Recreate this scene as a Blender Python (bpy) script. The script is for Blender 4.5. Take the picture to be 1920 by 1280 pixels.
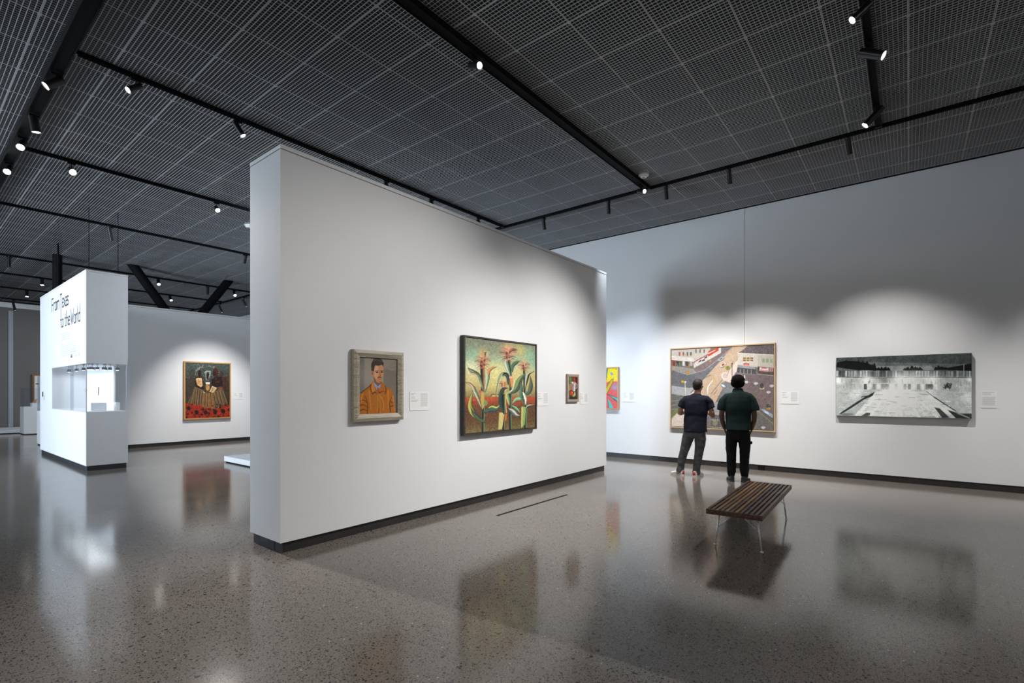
import bpy, bmesh, math, random
import numpy as np
from mathutils import Vector, Matrix
random.seed(7); RNG = np.random.default_rng(11)
SC = bpy.context.scene
COL = SC.collection
for o in list(bpy.data.objects): bpy.data.objects.remove(o)
R = math.radians

# ------------------------------------------------------------------ camera, world, exposure
cam_d = bpy.data.cameras.new('camera'); cam = bpy.data.objects.new('camera', cam_d); COL.objects.link(cam)
cam.location = (0, 0, 1.53); cam.rotation_euler = (R(90), 0, R(38.54 - 90))
cam_d.sensor_width = 36; cam_d.lens = 934 / 1920 * 36; cam_d.shift_y = 95 / 1920; cam_d.clip_end = 200
SC.camera = cam
w = bpy.data.worlds.new('world'); SC.world = w; w.use_nodes = True
w.node_tree.nodes['Background'].inputs[0].default_value = (.62, .66, .72, 1)
w.node_tree.nodes['Background'].inputs[1].default_value = .55
vs = SC.view_settings
vs.view_transform = 'Standard'; vs.look = 'None'; vs.gamma = 1; vs.use_curve_mapping = False
vs.exposure = 0.0
SC.cycles.use_denoising = True
SC.cycles.max_bounces = 8; SC.cycles.diffuse_bounces = 4; SC.cycles.glossy_bounces = 4
SC.cycles.transmission_bounces = 6; SC.cycles.transparent_max_bounces = 12
SC.cycles.sample_clamp_indirect = 3.0; SC.cycles.sample_clamp_direct = 0
SC.cycles.caustics_reflective = False; SC.cycles.caustics_refractive = False
SC.cycles.use_light_tree = True

WARM = (1.0, .93, .85); NEUT = (1.0, .97, .94); COOL = (.80, .89, 1.0)

# ------------------------------------------------------------------ materials
def lin(c):
    return tuple(((v / 255) / 12.92 if v / 255 <= .04045 else ((v / 255 + .055) / 1.055) ** 2.4) for v in c)

def mat(name, col, rough=.6, metal=0.0, noise=0.0, nscale=8, bump=0.0, bscale=200, spec=.5, emit=None, estr=0, coat=0):
    m = bpy.data.materials.new(name); m.use_nodes = True
    nt = m.node_tree; p = nt.nodes['Principled BSDF']
    p.inputs['Base Color'].default_value = (*col, 1); p.inputs['Roughness'].default_value = rough
    p.inputs['Metallic'].default_value = metal; p.inputs['Specular IOR Level'].default_value = spec
    p.inputs['Coat Weight'].default_value = coat
    if emit:
        p.inputs['Emission Color'].default_value = (*emit, 1); p.inputs['Emission Strength'].default_value = estr
    if noise or bump:
        tc = nt.nodes.new('ShaderNodeTexCoord')
    if noise:
        n = nt.nodes.new('ShaderNodeTexNoise'); n.inputs['Scale'].default_value = nscale; n.inputs['Detail'].default_value = 5
        nt.links.new(tc.outputs['Object'], n.inputs['Vector'])
        r = nt.nodes.new('ShaderNodeValToRGB')
        r.color_ramp.elements[0].position = .3; r.color_ramp.elements[1].position = .7
        r.color_ramp.elements[0].color = (*[v * (1 - noise) for v in col], 1)
        r.color_ramp.elements[1].color = (*[min(1, v * (1 + noise)) for v in col], 1)
        nt.links.new(n.outputs['Fac'], r.inputs['Fac']); nt.links.new(r.outputs['Color'], p.inputs['Base Color'])
    if bump:
        n2 = nt.nodes.new('ShaderNodeTexNoise'); n2.inputs['Scale'].default_value = bscale
        nt.links.new(tc.outputs['Object'], n2.inputs['Vector'])
        b = nt.nodes.new('ShaderNodeBump'); b.inputs['Strength'].default_value = bump; b.inputs['Distance'].default_value = .002
        nt.links.new(n2.outputs['Fac'], b.inputs['Height']); nt.links.new(b.outputs['Normal'], p.inputs['Normal'])
    return m

M = {}
M['wall'] = mat('white_wall_paint', (.79, .80, .812), .75, bump=.15, bscale=350, noise=.012, nscale=1.3)
M['grey_wall'] = mat('grey_wall_paint', (.17, .165, .16), .8, noise=.05, nscale=1)
M['grey_strip'] = mat('pale_blue_grey_post', (.38, .42, .46), .6, noise=.03)
M['black'] = mat('black_powder_coat', (.0035, .0035, .004), .7, spec=.12, noise=.2, nscale=20)
M['black_gloss'] = mat('black_enamel', (.005, .005, .0055), .35, spec=.35, noise=.1, nscale=9)
M['base'] = mat('black_baseboard_laminate', (.022, .021, .021), .5, noise=.2, nscale=4)
M['base_metal'] = mat('dark_steel_kickplate', (.10, .11, .13), .3, metal=.7, noise=.35, nscale=6)
M['mesh'] = mat('grey_ceiling_mesh', (.46, .47, .487), .5, noise=.06, nscale=2)
M['plenum'] = mat('dark_plenum', (.012, .012, .014), .9, noise=.3, nscale=1)
M['white_plastic'] = mat('white_plastic', (.75, .75, .75), .4, noise=.02)
M['plinth'] = mat('white_plinth_paint', (.82, .82, .83), .6, bump=.1, bscale=300, noise=.01)
M['card'] = mat('white_card', (.84, .84, .84), .7, noise=.01)
M['print'] = mat('grey_print', (.35, .35, .36), .8, noise=.02)
M['ink'] = mat('dark_vinyl_lettering', (.03, .025, .025), .6, noise=.05)
M['ink_pale'] = mat('pale_vinyl_lettering', (.55, .55, .56), .6, noise=.03)
M['lens'] = mat('lamp_lens', (.9, .9, .9), .3, emit=(1, .97, .92), estr=45, noise=.01)
M['lens_dim'] = mat('lamp_lens_dim', (.9, .9, .9), .3, emit=(1, .97, .92), estr=4, noise=.01)
M['lens_mini'] = mat('case_lamp_lens', (.9, .9, .9), .3, emit=(1, .95, .85), estr=6, noise=.01)
M['grey_metal'] = mat('grey_case_lamp_metal', (.22, .23, .25), .4, metal=.4, noise=.05)
M['chrome'] = mat('satin_steel', (.82, .82, .82), .3, metal=.45, noise=.02)
M['rubber'] = mat('dark_rubber', (.03, .03, .03), .7, noise=.1)

def wood(name, c0, c1, rough=.4, scale=1.0):
    m = bpy.data.materials.new(name); m.use_nodes = True; nt = m.node_tree; p = nt.nodes['Principled BSDF']
    tc = nt.nodes.new('ShaderNodeTexCoord'); mp = nt.nodes.new('ShaderNodeMapping')
    mp.inputs['Scale'].default_value = (1.5 * scale, 28 * scale, 28 * scale)
    n = nt.nodes.new('ShaderNodeTexNoise'); n.inputs['Scale'].default_value = 2; n.inputs['Detail'].default_value = 6
    r = nt.nodes.new('ShaderNodeValToRGB'); r.color_ramp.elements[0].color = (*c0, 1); r.color_ramp.elements[1].color = (*c1, 1)
    r.color_ramp.elements[0].position = .3; r.color_ramp.elements[1].position = .72
    nt.links.new(tc.outputs['Object'], mp.inputs['Vector']); nt.links.new(mp.outputs['Vector'], n.inputs['Vector'])
    nt.links.new(n.outputs['Fac'], r.inputs['Fac']); nt.links.new(r.outputs['Color'], p.inputs['Base Color'])
    p.inputs['Roughness'].default_value = rough; p.inputs['Specular IOR Level'].default_value = .3
    return m
M['walnut'] = wood('dark_walnut', (.050, .026, .018), (.12, .068, .048))
M['walnut_mid'] = wood('walnut_brown', (.085, .048, .032), (.17, .10, .066))
M['walnut_light'] = wood('honey_walnut', (.20, .10, .042), (.36, .20, .09))
M['oak'] = wood('pale_oak_frame', (.50, .33, .18), (.62, .43, .25), .5)
M['gold_oak'] = wood('golden_oak_frame', (.44, .23, .07), (.58, .32, .11), .45)
M['dark_frame'] = wood('charcoal_frame', (.035, .032, .03), (.07, .065, .06), .5)
M['silver_frame'] = wood('weathered_silver_leaf', (.26, .225, .16), (.50, .45, .36), .45)
M['taupe_frame'] = wood('taupe_frame', (.30, .24, .19), (.42, .35, .29), .5)

def floor_material():
    m = bpy.data.materials.new('polished_concrete'); m.use_nodes = True; nt = m.node_tree; N = nt.nodes.new; L = nt.links.new
    p = nt.nodes['Principled BSDF']; tc = N('ShaderNodeTexCoord')
    def noise(s, d=4):
        n = N('ShaderNodeTexNoise'); n.inputs['Scale'].default_value = s; n.inputs['Detail'].default_value = d
        L(tc.outputs['Object'], n.inputs['Vector']); return n
    def ramp(src, e):
        r = N('ShaderNodeValToRGB'); els = r.color_ramp.elements
        els[0].position, els[0].color = e[0][0], (*e[0][1], 1); els[1].position, els[1].color = e[1][0], (*e[1][1], 1)
        for q in e[2:]: x = els.new(q[0]); x.color = (*q[1], 1)
        L(src, r.inputs['Fac']); return r
    base = ramp(noise(.55, 5).outputs['Fac'], [(.3, (.176, .156, .137)), (.7, (.222, .197, .174))])
    fine = ramp(noise(160, 3).outputs['Fac'], [(.32, (.62, .62, .62)), (.68, (1.28, 1.26, 1.24))])
    mul = N('ShaderNodeMix'); mul.data_type = 'RGBA'; mul.blend_type = 'MULTIPLY'; mul.inputs[0].default_value = 1
    L(base.outputs[0], mul.inputs[6]); L(fine.outputs[0], mul.inputs[7])
    prev = mul.outputs[2]
    # aggregate: dark chips of three sizes and sparse pale ones
    for sc, th, pick, colr in ((150, .42, .66, (.07, .064, .06)), (88, .40, .74, (.030, .028, .027)), (48, .36, .87, (.02, .019, .019)), (24, .28, .95, (.018, .018, .018)), (85, .30, -.965, (.36, .30, .22)), (42, .24, -.985, (.45, .40, .33))):
        v = N('ShaderNodeTexVoronoi'); v.inputs['Scale'].default_value = sc
        L(tc.outputs['Object'], v.inputs['Vector'])
        lt = N('ShaderNodeMath'); lt.operation = 'LESS_THAN'; lt.inputs[1].default_value = th; L(v.outputs['Distance'], lt.inputs[0])
        sp = N('ShaderNodeSeparateColor'); L(v.outputs['Color'], sp.inputs[0])
        gt = N('ShaderNodeMath'); gt.operation = 'GREATER_THAN'; gt.inputs[1].default_value = abs(pick)
        L(sp.outputs[0 if pick > 0 else 1], gt.inputs[0])
        an = N('ShaderNodeMath'); an.operation = 'MULTIPLY'; L(lt.outputs[0], an.inputs[0]); L(gt.outputs[0], an.inputs[1])
        mx = N('ShaderNodeMix'); mx.data_type = 'RGBA'; L(an.outputs[0], mx.inputs[0]); L(prev, mx.inputs[6]); mx.inputs[7].default_value = (*colr, 1)
        prev = mx.outputs[2]
    L(prev, p.inputs['Base Color'])
    rr = N('ShaderNodeMapRange'); rr.inputs[3].default_value = .08; rr.inputs[4].default_value = .17
    L(noise(1.1, 4).outputs['Fac'], rr.inputs[0]); L(rr.outputs[0], p.inputs['Roughness'])
    b = N('ShaderNodeBump'); b.inputs['Strength'].default_value = .05; b.inputs['Distance'].default_value = .01
    L(noise(1.6, 3).outputs['Fac'], b.inputs['Height']); L(b.outputs['Normal'], p.inputs['Normal'])
    p.inputs['IOR'].default_value = 1.42
    return m
M['floor'] = floor_material()

def glass_mat(name, tint=(.96, .98, 1.0), rough=0.0):
    m = bpy.data.materials.new(name); m.use_nodes = True; nt = m.node_tree
    for n in list(nt.nodes): nt.nodes.remove(n)
    o = nt.nodes.new('ShaderNodeOutputMaterial'); t = nt.nodes.new('ShaderNodeBsdfTransparent'); g = nt.nodes.new('ShaderNodeBsdfGlossy')
    t.inputs[0].default_value = (*tint, 1); g.inputs['Roughness'].default_value = .02
    f = nt.nodes.new('ShaderNodeFresnel'); f.inputs[0].default_value = 1.3; mx = nt.nodes.new('ShaderNodeMixShader')
    ge = nt.nodes.new('ShaderNodeNewGeometry'); mu = nt.nodes.new('ShaderNodeMath'); mu.operation = 'SUBTRACT'; mu.use_clamp = True
    nt.links.new(f.outputs[0], mu.inputs[0]); nt.links.new(ge.outputs['Backfacing'], mu.inputs[1]); nt.links.new(mu.outputs[0], mx.inputs[0]); nt.links.new(t.outputs[0], mx.inputs[1]); nt.links.new(g.outputs[0], mx.inputs[2]); nt.links.new(mx.outputs[0], o.inputs[0])
    return m
M['glass'] = glass_mat('clear_acrylic')
M['glass_edge'] = mat('acrylic_edge', (.70, .72, .80), .2, noise=.02)

def cloth(name, c, n=.2, sc=30, rough=.9):
    return mat(name, c, rough, noise=n, nscale=sc, bump=.5, bscale=500, spec=.2)
M['navy'] = cloth('navy_cotton', (.010, .012, .022)); M['green'] = cloth('dark_green_cotton', (.010, .022, .022))
M['grey_denim'] = cloth('charcoal_denim', (.080, .084, .092), .3, 12); M['black_denim'] = cloth('black_denim', (.010, .010, .011))
M['skin_a'] = mat('light_skin', (.36, .19, .13), .5, noise=.08, nscale=20); M['skin_b'] = mat('brown_skin', (.11, .050, .030), .45, noise=.1, nscale=20)
M['hair_a'] = mat('dark_brown_hair', (.016, .009, .006), .7, noise=.5, nscale=60, bump=.8, bscale=300); M['hair_b'] = mat('black_curly_hair', (.006, .005, .004), .9, noise=.5, nscale=60, bump=1, bscale=200, spec=.1)
M['shoe_white'] = mat('white_leather', (.72, .71, .69), .5, noise=.03); M['shoe_red'] = mat('red_leather', (.50, .03, .02), .5, noise=.05)
M['shoe_black'] = mat('black_leather', (.014, .014, .015), .35, noise=.2); M['shoe_grey'] = mat('dark_grey_sole', (.06, .062, .06), .6, noise=.1)
M['eye'] = mat('eye_white', (.42, .40, .38), .2, noise=.02); M['lip'] = mat('lip', (.25, .08, .06), .5, noise=.05)

# ------------------------------------------------------------------ mesh helpers
def build(name, bm, m, parent=None, smooth=False, mats=None):
    me = bpy.data.meshes.new(name); bm.normal_update(); bm.to_mesh(me); bm.free()
    for x in (mats or [m]): me.materials.append(x)
    if smooth:
        for f in me.polygons: f.use_smooth = True
    o = bpy.data.objects.new(name, me); COL.objects.link(o)
    if parent is not None: o.parent = parent
    return o
def box(bm, x0, x1, y0, y1, z0, z1, mi=0):
    v = [bm.verts.new((x, y, z)) for x in (x0, x1) for y in (y0, y1) for z in (z0, z1)]
    for q in ((0, 1, 3, 2), (4, 6, 7, 5), (0, 4, 5, 1), (2, 3, 7, 6), (0, 2, 6, 4), (1, 5, 7, 3)):
        f = bm.faces.new([v[i] for i in q]); f.material_index = mi
    return v
def bxo(name, b, m, parent=None, bevel=0):
    bm = bmesh.new(); box(bm, *b)
    if bevel: bmesh.ops.bevel(bm, geom=list(bm.edges), offset=bevel, segments=2, affect='EDGES', profile=.5)
    return build(name, bm, m, parent)
def tube(bm, p0, p1, r0, r1=None, n=12, caps=True):
    p0, p1 = Vector(p0), Vector(p1); r1 = r0 if r1 is None else r1
    d = (p1 - p0).normalized(); a = d.orthogonal().normalized(); b = d.cross(a)
    A = [bm.verts.new(p0 + (a * math.cos(t) + b * math.sin(t)) * r0) for t in [2 * math.pi * i / n for i in range(n)]]
    B = [bm.verts.new(p1 + (a * math.cos(t) + b * math.sin(t)) * r1) for t in [2 * math.pi * i / n for i in range(n)]]
    for i in range(n): bm.faces.new([A[i], A[(i + 1) % n], B[(i + 1) % n], B[i]])
    if caps: bm.faces.new(A[::-1]); bm.faces.new(B)
def tag(o, label=None, cat=None, group=None, kind=None):
    for k, v in (('label', label), ('category', cat), ('group', group), ('kind', kind)):
        if v: o[k] = v
    return o
def thing(name, label, cat, loc=(0, 0, 0), rz=0, group=None):
    o = bpy.data.objects.new(name, None); o.empty_display_size = .1; COL.objects.link(o)
    o.location = loc; o.rotation_euler = (0, 0, rz); return tag(o, label, cat, group)
def struct(name, bm, m, parent=None, mats=None):
    o = build(name, bm, m, parent, mats=mats)
    o['kind'] = 'structure'
    return o

# ------------------------------------------------------------------ room shell
ZC = 5.208
X0, X1, Y0, Y1 = -8.0, 10.67, -6.0, 28.8
bm = bmesh.new(); box(bm, X0 - .2, X1 + .4, Y0 - .2, Y1 + .2, -.2, 0); struct('floor', bm, M['floor'])
def wall(name, b, base=None, m='wall', basem='base', lip=False, z0=.105, inset=.03, end_metal=False):
    bm = bmesh.new(); x0, x1, y0, y1, zt = b
    box(bm, x0, x1, y0, y1, z0, zt - (.045 if lip else 0)); o = struct(name, bm, M[m])
    side = name.split('_', 1)[1]
    k = bxo('baseboard_' + side, (x0 + inset, x1 - inset, y0 + inset, y1 - inset, 0, z0), M[basem], o); k['kind'] = 'structure'
    if lip:
        bm = bmesh.new(); box(bm, x0 + .006, x1 - .006, y0 + .006, y1 - .006, zt - .045, zt - .037); build('shadow_gap', bm, M['grey_wall'], o)
        bm = bmesh.new(); box(bm, x0 - .002, x1 + .002, y0 - .002, y1 + .002, zt - .037, zt); build('cap', bm, M['wall'], o)
    return o
# right wall in two boards either side of the thin vertical joint
wr = wall('wall_right', (X1, X1 + .3, 2.568, Y1, ZC - .012), z0=.108, inset=.012)
bm = bmesh.new(); box(bm, X1, X1 + .3, Y0, 2.562, .108, ZC - .012); build('wall_board', bm, M['wall'], wr)
bm = bmesh.new(); box(bm, X1 + .012, X1 + .3, Y0, 2.58, 0, .108); k = build('baseboard_right', bm, M['base'], wr); k['kind'] = 'structure'
bxo('joint_strip', (X1 + .02, X1 + .29, 2.561, 2.569, .11, ZC - .02), M['print'], wr)
bxo('outlet_plate', (X1 - .002, X1 + .02, 2.20, 2.32, .02, .09), M['black_gloss'], wr, .002)
wc = wall('wall_center', (2.312, 8.775, 4.63, 5.26, 3.868), lip=True)
bxo('kickplate', (2.336, 2.345, 4.80, 5.235, 0, .104), M['base_metal'], wc)
bxo('kickplate', (2.336, 2.345, 4.655, 4.785, 0, .104), M['base_metal'], wc)
bxo('corner_bead', (2.309, 2.316, 4.627, 4.634, .105, 3.82), M['wall'], wc)
wm = wall('wall_middle', (3.6, 8.2, 16.5, 17.0, 3.90), lip=True)
wf = wall('wall_far', (X0, X1, Y1, Y1 + .2, ZC), m='grey_wall', z0=.1, inset=-.001)
bxo('post', (3.10, 3.24, Y1 - .03, Y1 + .01, .1, ZC - .35), M['grey_strip'], wf)
bxo('header_band', (X0, X1, Y1 - .06, Y1 + .01, ZC - .22, ZC - .02), M['wall'], wf)
wl = wall('wall_left', (X0 - .2, X0, Y0, Y1, ZC))
wb = wall('wall_rear', (X0, X1, Y0 - .2, Y0, ZC))

wall('wall_light_block', (-3.1, -2.8, 6.2, 9.15, 3.868), lip=True)  # added unseen wall; blocks part of the window light from the centre wall's end
# tall glazed opening in the left wall: the cool daylight
bm = bmesh.new(); box(bm, X0 + .005, X0 + .02, 10.6, 15.0, .12, 4.95)
M['daylight'] = mat('daylit_glazing', (.5, .55, .6), .3, emit=(.72, .86, 1.0), estr=25, noise=.01)
wn = struct('window_1', bm, M['daylight'])
for y in (10.6, 12.05, 13.5, 14.95): bxo('window_frame', (X0 + .02, X0 + .07, y, y + .06, .1, 5.0), M['black'], wn)

# ceiling: dark plenum with suspended mesh panels
bm = bmesh.new(); box(bm, X0 - .2, X1 + .4, Y0 - .2, Y1 + .2, 6.1, 6.2); ceil = struct('ceiling', bm, M['plenum'])
for b_ in ((X1 + .001, X1 + .3, Y0 - .2, Y1 + .2), (X0 - .2, X0 - .001, Y0 - .2, Y1 + .2), (X0, X1, Y0 - .2, Y0 - .001), (X0, X1, Y1 + .001, Y1 + .2)):
    bxo('plenum_side', (*b_, ZC - .01, 6.1), M['plenum'], ceil)
P = .6605; NC = 16; q = P / NC
def panel(bm, ox, oy, nx=16):
    g = .005; w2, h = .0023, .007
    for ax, i in [(0, i) for i in range(nx + 1)] + [(1, i) for i in range(NC + 1)]:
        c = i * q; last = nx if ax == 0 else NC
        ww = w2
        if i == 0: c += g; ww = .0036
        if i == last: c -= g; ww = .0036
        if 1:
            zb = ZC + (0 if ax == 0 else .0015); zt = zb + h
            a0, a1 = g, (P if ax == 0 else nx * q) - g
            pts = [(c - ww, a0), (c + ww, a0), (c + ww, a1), (c - ww, a1)]
            if ax: pts = [(b, a) for a, b in pts][::-1]
            lo = [bm.verts.new((ox + a, oy + b, zb)) for a, b in pts]
            hi = [bm.verts.new((ox + a, oy + b, zt)) for a, b in pts]
            bm.faces.new(lo[::-1])
            k = (1, 3) if ax == 0 else (0, 2)
            for j in k:
                bm.faces.new([lo[j], lo[(j + 1) % 4], hi[(j + 1) % 4], hi[j]])
    for (cx, cy) in ((0, 0),):
        box(bm, ox + cx - .016, ox + cx + .016, oy + cy - .016, oy + cy + .016, ZC - .004, ZC + .002)
ct, st = math.cos(R(38.54)), math.sin(R(38.54))
def toview(X, Y, Z):
    z = X * ct + Y * st; x = X * st - Y * ct
    return (960 + 934 * x / z, 735 - 934 * (Z - 1.53) / z, z) if z > .3 else None
cells = []
gx = [3.570 + P * k for k in range(-18, 11)]; gy = [3.307 + P * k for k in range(-14, 39)]
for X in gx:
    for Y in gy:
        if Y + P > Y1: continue
        nx = 16 if X + P < X1 + .02 else 11
        vis = False; dist = 99
        for a in (0, .5, 1):
            for b in (0, .5, 1):
                t = toview(X + a * P, Y + b * P, ZC)
                if t and -10 < t[0] < 1930 and -10 < t[1]: vis = True; dist = min(dist, t[2])
        cells.append((0 if vis else 1, dist, X, Y, nx))
cells.sort()
bm = bmesh.new(); panel(bm, 0, 0)
pm = bpy.data.meshes.new('grid_panel'); bm.to_mesh(pm); bm.free(); pm.materials.append(M['mesh'])
bm = bmesh.new(); panel(bm, 0, 0, 11)
pn = bpy.data.meshes.new('grid_panel_narrow'); bm.to_mesh(pn); bm.free(); pn.materials.append(M['mesh'])
for c in cells[:298]:
    o = bpy.data.objects.new('grid_panel', pm if c[4] == 16 else pn); COL.objects.link(o); o.parent = ceil; o.location = (c[2], c[3], 0)
vv = []; ff = []; base_i = 0
tmpl = {}
for nx in (16, 11):
    src = bmesh.new(); panel(src, 0, 0, nx); src.verts.index_update()
    tmpl[nx] = (np.array([v.co[:] for v in src.verts]), np.array([[v.index for v in f.verts] for f in src.faces])); src.free()
for c in cells[298:]:
    V, Fa = tmpl[c[4]]
    vv.append(V + np.array([c[2], c[3], 0])); ff.append(Fa + base_i); base_i += len(V)
vv = np.concatenate(vv); ff = np.concatenate(ff)
me = bpy.data.meshes.new('far_grid'); me.vertices.add(len(vv)); me.vertices.foreach_set('co', vv.astype(np.float32).ravel())
me.loops.add(ff.size); me.loops.foreach_set('vertex_index', ff.ravel().astype(np.int32))
me.polygons.add(len(ff)); me.polygons.foreach_set('loop_start', np.arange(0, ff.size, 4, dtype=np.int32))
me.polygons.foreach_set('loop_total', np.full(len(ff), 4, dtype=np.int32)); me.update(calc_edges=True)
me.materials.append(M['mesh'])
fg = bpy.data.objects.new('far_grid', me); COL.objects.link(fg); fg.parent = ceil; fg['kind'] = 'stuff'
bxo('edge_angle', (X1 - .038, X1 - .001, Y0, Y1, ZC - .012, ZC + .05), M['black'], ceil)
bm = bmesh.new(); box(bm, 4.712, 6.335, 3.972, 4.012, -.01, .0015); bmesh.ops.bevel(bm, geom=list(bm.edges), offset=.0006, segments=1, affect='EDGES')
tag(build('floor_outlet', bm, M['black']), 'long narrow black floor slot running along the foot of the big white partition', 'floor slot')

# ------------------------------------------------------------------ lighting tracks
def track(lab, x0, x1, y0, y1, w, h, group=None, slots=False):
    t = thing('lighting_track', lab, 'track', ((x0 + x1) / 2, (y0 + y1) / 2, ZC - h))
    cx, cy = (x0 + x1) / 2, (y0 + y1) / 2
    alongx = (x1 - x0) > (y1 - y0)
    L = (x1 - x0 if alongx else y1 - y0) / 2
    bm = bmesh.new()
    A = lambda a0, a1, b0, b1, z0, z1: box(bm, *((a0, a1, b0, b1) if alongx else (b0, b1, a0, a1)), z0, z1)
    A(-L, L, -w / 2, w / 2, .012, h); A(-L, L, -w / 2, -w / 2 + .008, 0, .012); A(-L, L, w / 2 - .008, w / 2, 0, .012)
    build('rail', bm, M['black'], t)
    for e0 in (-L - .001, L - .029):
        bm = bmesh.new(); A(e0, e0 + .03, -w / 2 - .003, w / 2 + .003, -.003, h); build('end_cap', bm, M['black_gloss'], t)
    return t
track('wide black ceiling track running from top centre of the photo down to the crossing track', 1.26, 8.46, 3.60, 3.72, .12, .07)
track('black ceiling track coming from the top right corner towards the right wall', 1.26, 8.46, .29, .36, .07, .06)
track('thin black track passing above the near end of the white partition', 1.25, 8.46, 6.98, 7.02, .04, .05)
track('thin black track behind the partition with the two glaring lamps at left', 1.25, 8.46, 10.33, 10.37, .04, .05)
track('thin black track crossing in front of the lettered case and its cables', 1.26, 8.46, 13.68, 13.72, .04, .05)
track('thin black track passing just behind the lettered case column', -4, 8.46, 18.78, 18.82, .04, .05)
track('thin far track carrying the lamp just left of the lettered case', -4, 8.46, 21.7, 21.74, .04, .05)
track('thin far track, second from the dark grey end wall', -4, 8.46, 24.62, 24.66, .04, .05)
track('thin farthest track nearest the dark grey end wall', -4, 8.46, 27.5, 27.54, .04, .05)
track('broad black beam-like track along the left edge of the ceiling', 1.12, 1.25, -4, 15.6, .13, .09)
track('long thin black track parallel to the right wall', 8.50, 8.54, -3.5, 27.3, .04, .045)

def spot(P0, target, power, label, size=45, blend=.9, lens='lens', L=.20, r=.034, color=NEUT, light=True, drop=.10, zt=None, rad=.03, group='spotlights hanging from the black tracks', aim=None):
    """P0 = point on the underside of the track; the head hangs below it and points at target"""
    t = thing('track_spotlight', label, 'spotlight', P0, 0, group)
    bm = bmesh.new(); box(bm, -.05, .05, -.017, .017, -.028, -.0005); build('adapter', bm, M['black'], t)
    bm = bmesh.new(); tube(bm, (0, 0, -.026), (0, 0, -drop), .008, n=8); build('stem', bm, M['black_gloss'], t)
    c = Vector((0, 0, -drop)); d = (Vector(target) - (Vector(P0) + c)).normalized()
    back = c - d * L * .35; front = c + d * L * .65
    bm = bmesh.new(); tube(bm, back, front, r, n=20, caps=False)
    tube(bm, back, back + d * .006, r * .98, n=20)
    tube(bm, front - d * .014, front, r * .9, r * .97, n=20, caps=False)
    a = build('barrel', bm, M['black_gloss'], t, True)
    bm = bmesh.new(); tube(bm, front - d * .02, front - d * .012, r * .9, n=20); build('lens', bm, M[lens], t)
    if light:
        ld = bpy.data.lights.new('lamp', 'SPOT'); ld.energy = power; ld.color = color; ld.spot_size = R(size); ld.spot_blend = blend; ld.shadow_soft_size = rad
        lo = bpy.data.objects.new('lamp', ld); COL.objects.link(lo); lo.parent = t
        lo.location = front + d * .035; lo.rotation_euler = d.to_track_quat('-Z', 'Y').to_euler()
    return t
zA = ZC - .07; zB = ZC - .05; zC = ZC - .045; zD = ZC - .09; zE = ZC - .06
# lamps seen in the photograph
spot((3.93, 3.66, zA), (2.8, -1.5, 2.4), 260, 'black spotlight glaring on the wide top-centre track', 70)
spot((8.19, 3.66, zA), (5.0, -2.0, 2.2), 300, 'glaring spotlight at the far end of the wide top-centre track', 70)
spot((5.60, .325, zE), (3.35, 4.63, 0.7), 560, 'cut-off spotlight at the top edge right of centre', 70)
spot((6.36, .325, zE), (5.2, -4.5, 1.6), 300, 'spotlight with a white oval face on the upper right track', 60, lens='lens_dim', L=.25, r=.045)
spot((7.80, .325, zE), (6.3, 4.63, 0.2), 1300, 'spotlight pointing down left near the track junction at right', 68, L=.27, r=.042)
spot((8.52, .67, zC), (10.45, .15, 0.05), 540, 'dark spotlight below the junction, aimed at the black and white picture', 66, L=.23)
spot((8.52, 2.28, zC), (10.45, 2.3, 0.05), 640, 'dark spotlight right of the glaring junction lamp, second of the four along the right wall', 64, L=.23)
spot((8.52, 3.33, zC), (10.45, 3.7, 0.05), 700, 'dark spotlight just right of the glaring junction lamp', 64, L=.23)
spot((8.52, 4.45, zC), (10.45, 5.2, 0.1), 400, 'dark spotlight hanging just left of the glaring junction lamp', 70, color=COOL, L=.23)
spot((8.52, 5.94, zC), (10.45, 6.5, 0.1), 380, 'dark spotlight nearest the far end of the partition top', 70, color=COOL, L=.23)
spot((1.80, 7.0, zB), (-3.0, 6.0, .6), 220, 'glaring spotlight on the thin track near the top left', 60, L=.18)
spot((2.92, 7.0, zB), (4.5, 5.3, 1.2), 260, 'spotlight right above the near corner of the partition', 55)
spot((5.34, 7.0, zB), (5.2, 5.3, 1.4), 260, 'dark stub of a spotlight behind the partition top, nearest the camera of three', 55, light=False)
spot((6.37, 7.0, zB), (6.3, 5.3, 1.4), 260, 'dark stub of a spotlight behind the partition top, middle of three', 55)
spot((7.68, 7.0, zB), (7.5, 5.3, 1.4), 260, 'dark stub of a spotlight behind the partition top, farthest of three', 55, light=False)
spot((1.82, 10.35, zB), (2.2, 2.2, 0), 1700, 'brightest star-like glaring spotlight at the left', 40, L=.14, r=.045, rad=.02, drop=.13)
spot((3.93, 10.35, zB), (3.5, 5.3, 1.2), 420, 'star-like glaring spotlight just left of the partition', 60, L=.14, r=.04, drop=.12)
spot((1.19, 7.5, zD), (-2.5, 7.5, 1.4), 200, 'uppermost glaring spotlight on the broad left beam', 55, r=.045, L=.2, light=False)
spot((1.19, 8.85, zD), (1.9, 8.6, .0), 200, 'unlit box spotlight halfway down the broad left beam', 55, lens='lens_dim', r=.05, L=.2, light=False)
spot((1.19, 9.75, zD), (.2, 7.0, 2.4), 200, 'glaring spotlight beside the start of the second track on the left beam', 55, r=.045, L=.2, light=False)
spot((1.19, 11.0, zD), (.2, 8.0, 2.4), 200, 'lowest glaring spotlight on the broad left beam at the left edge', 55, r=.045, L=.2, light=False)
spot((1.19, 13.6, zD), (2.41, 13.7, 2.9), 12, 'spotlight lighting the right half of the lettered wall', 100, color=COOL, blend=1)
spot((1.19, 15.2, zD), (2.41, 15.3, 2.6), 8, 'spotlight lighting the left half of the lettered wall', 100, color=COOL, blend=1)
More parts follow.
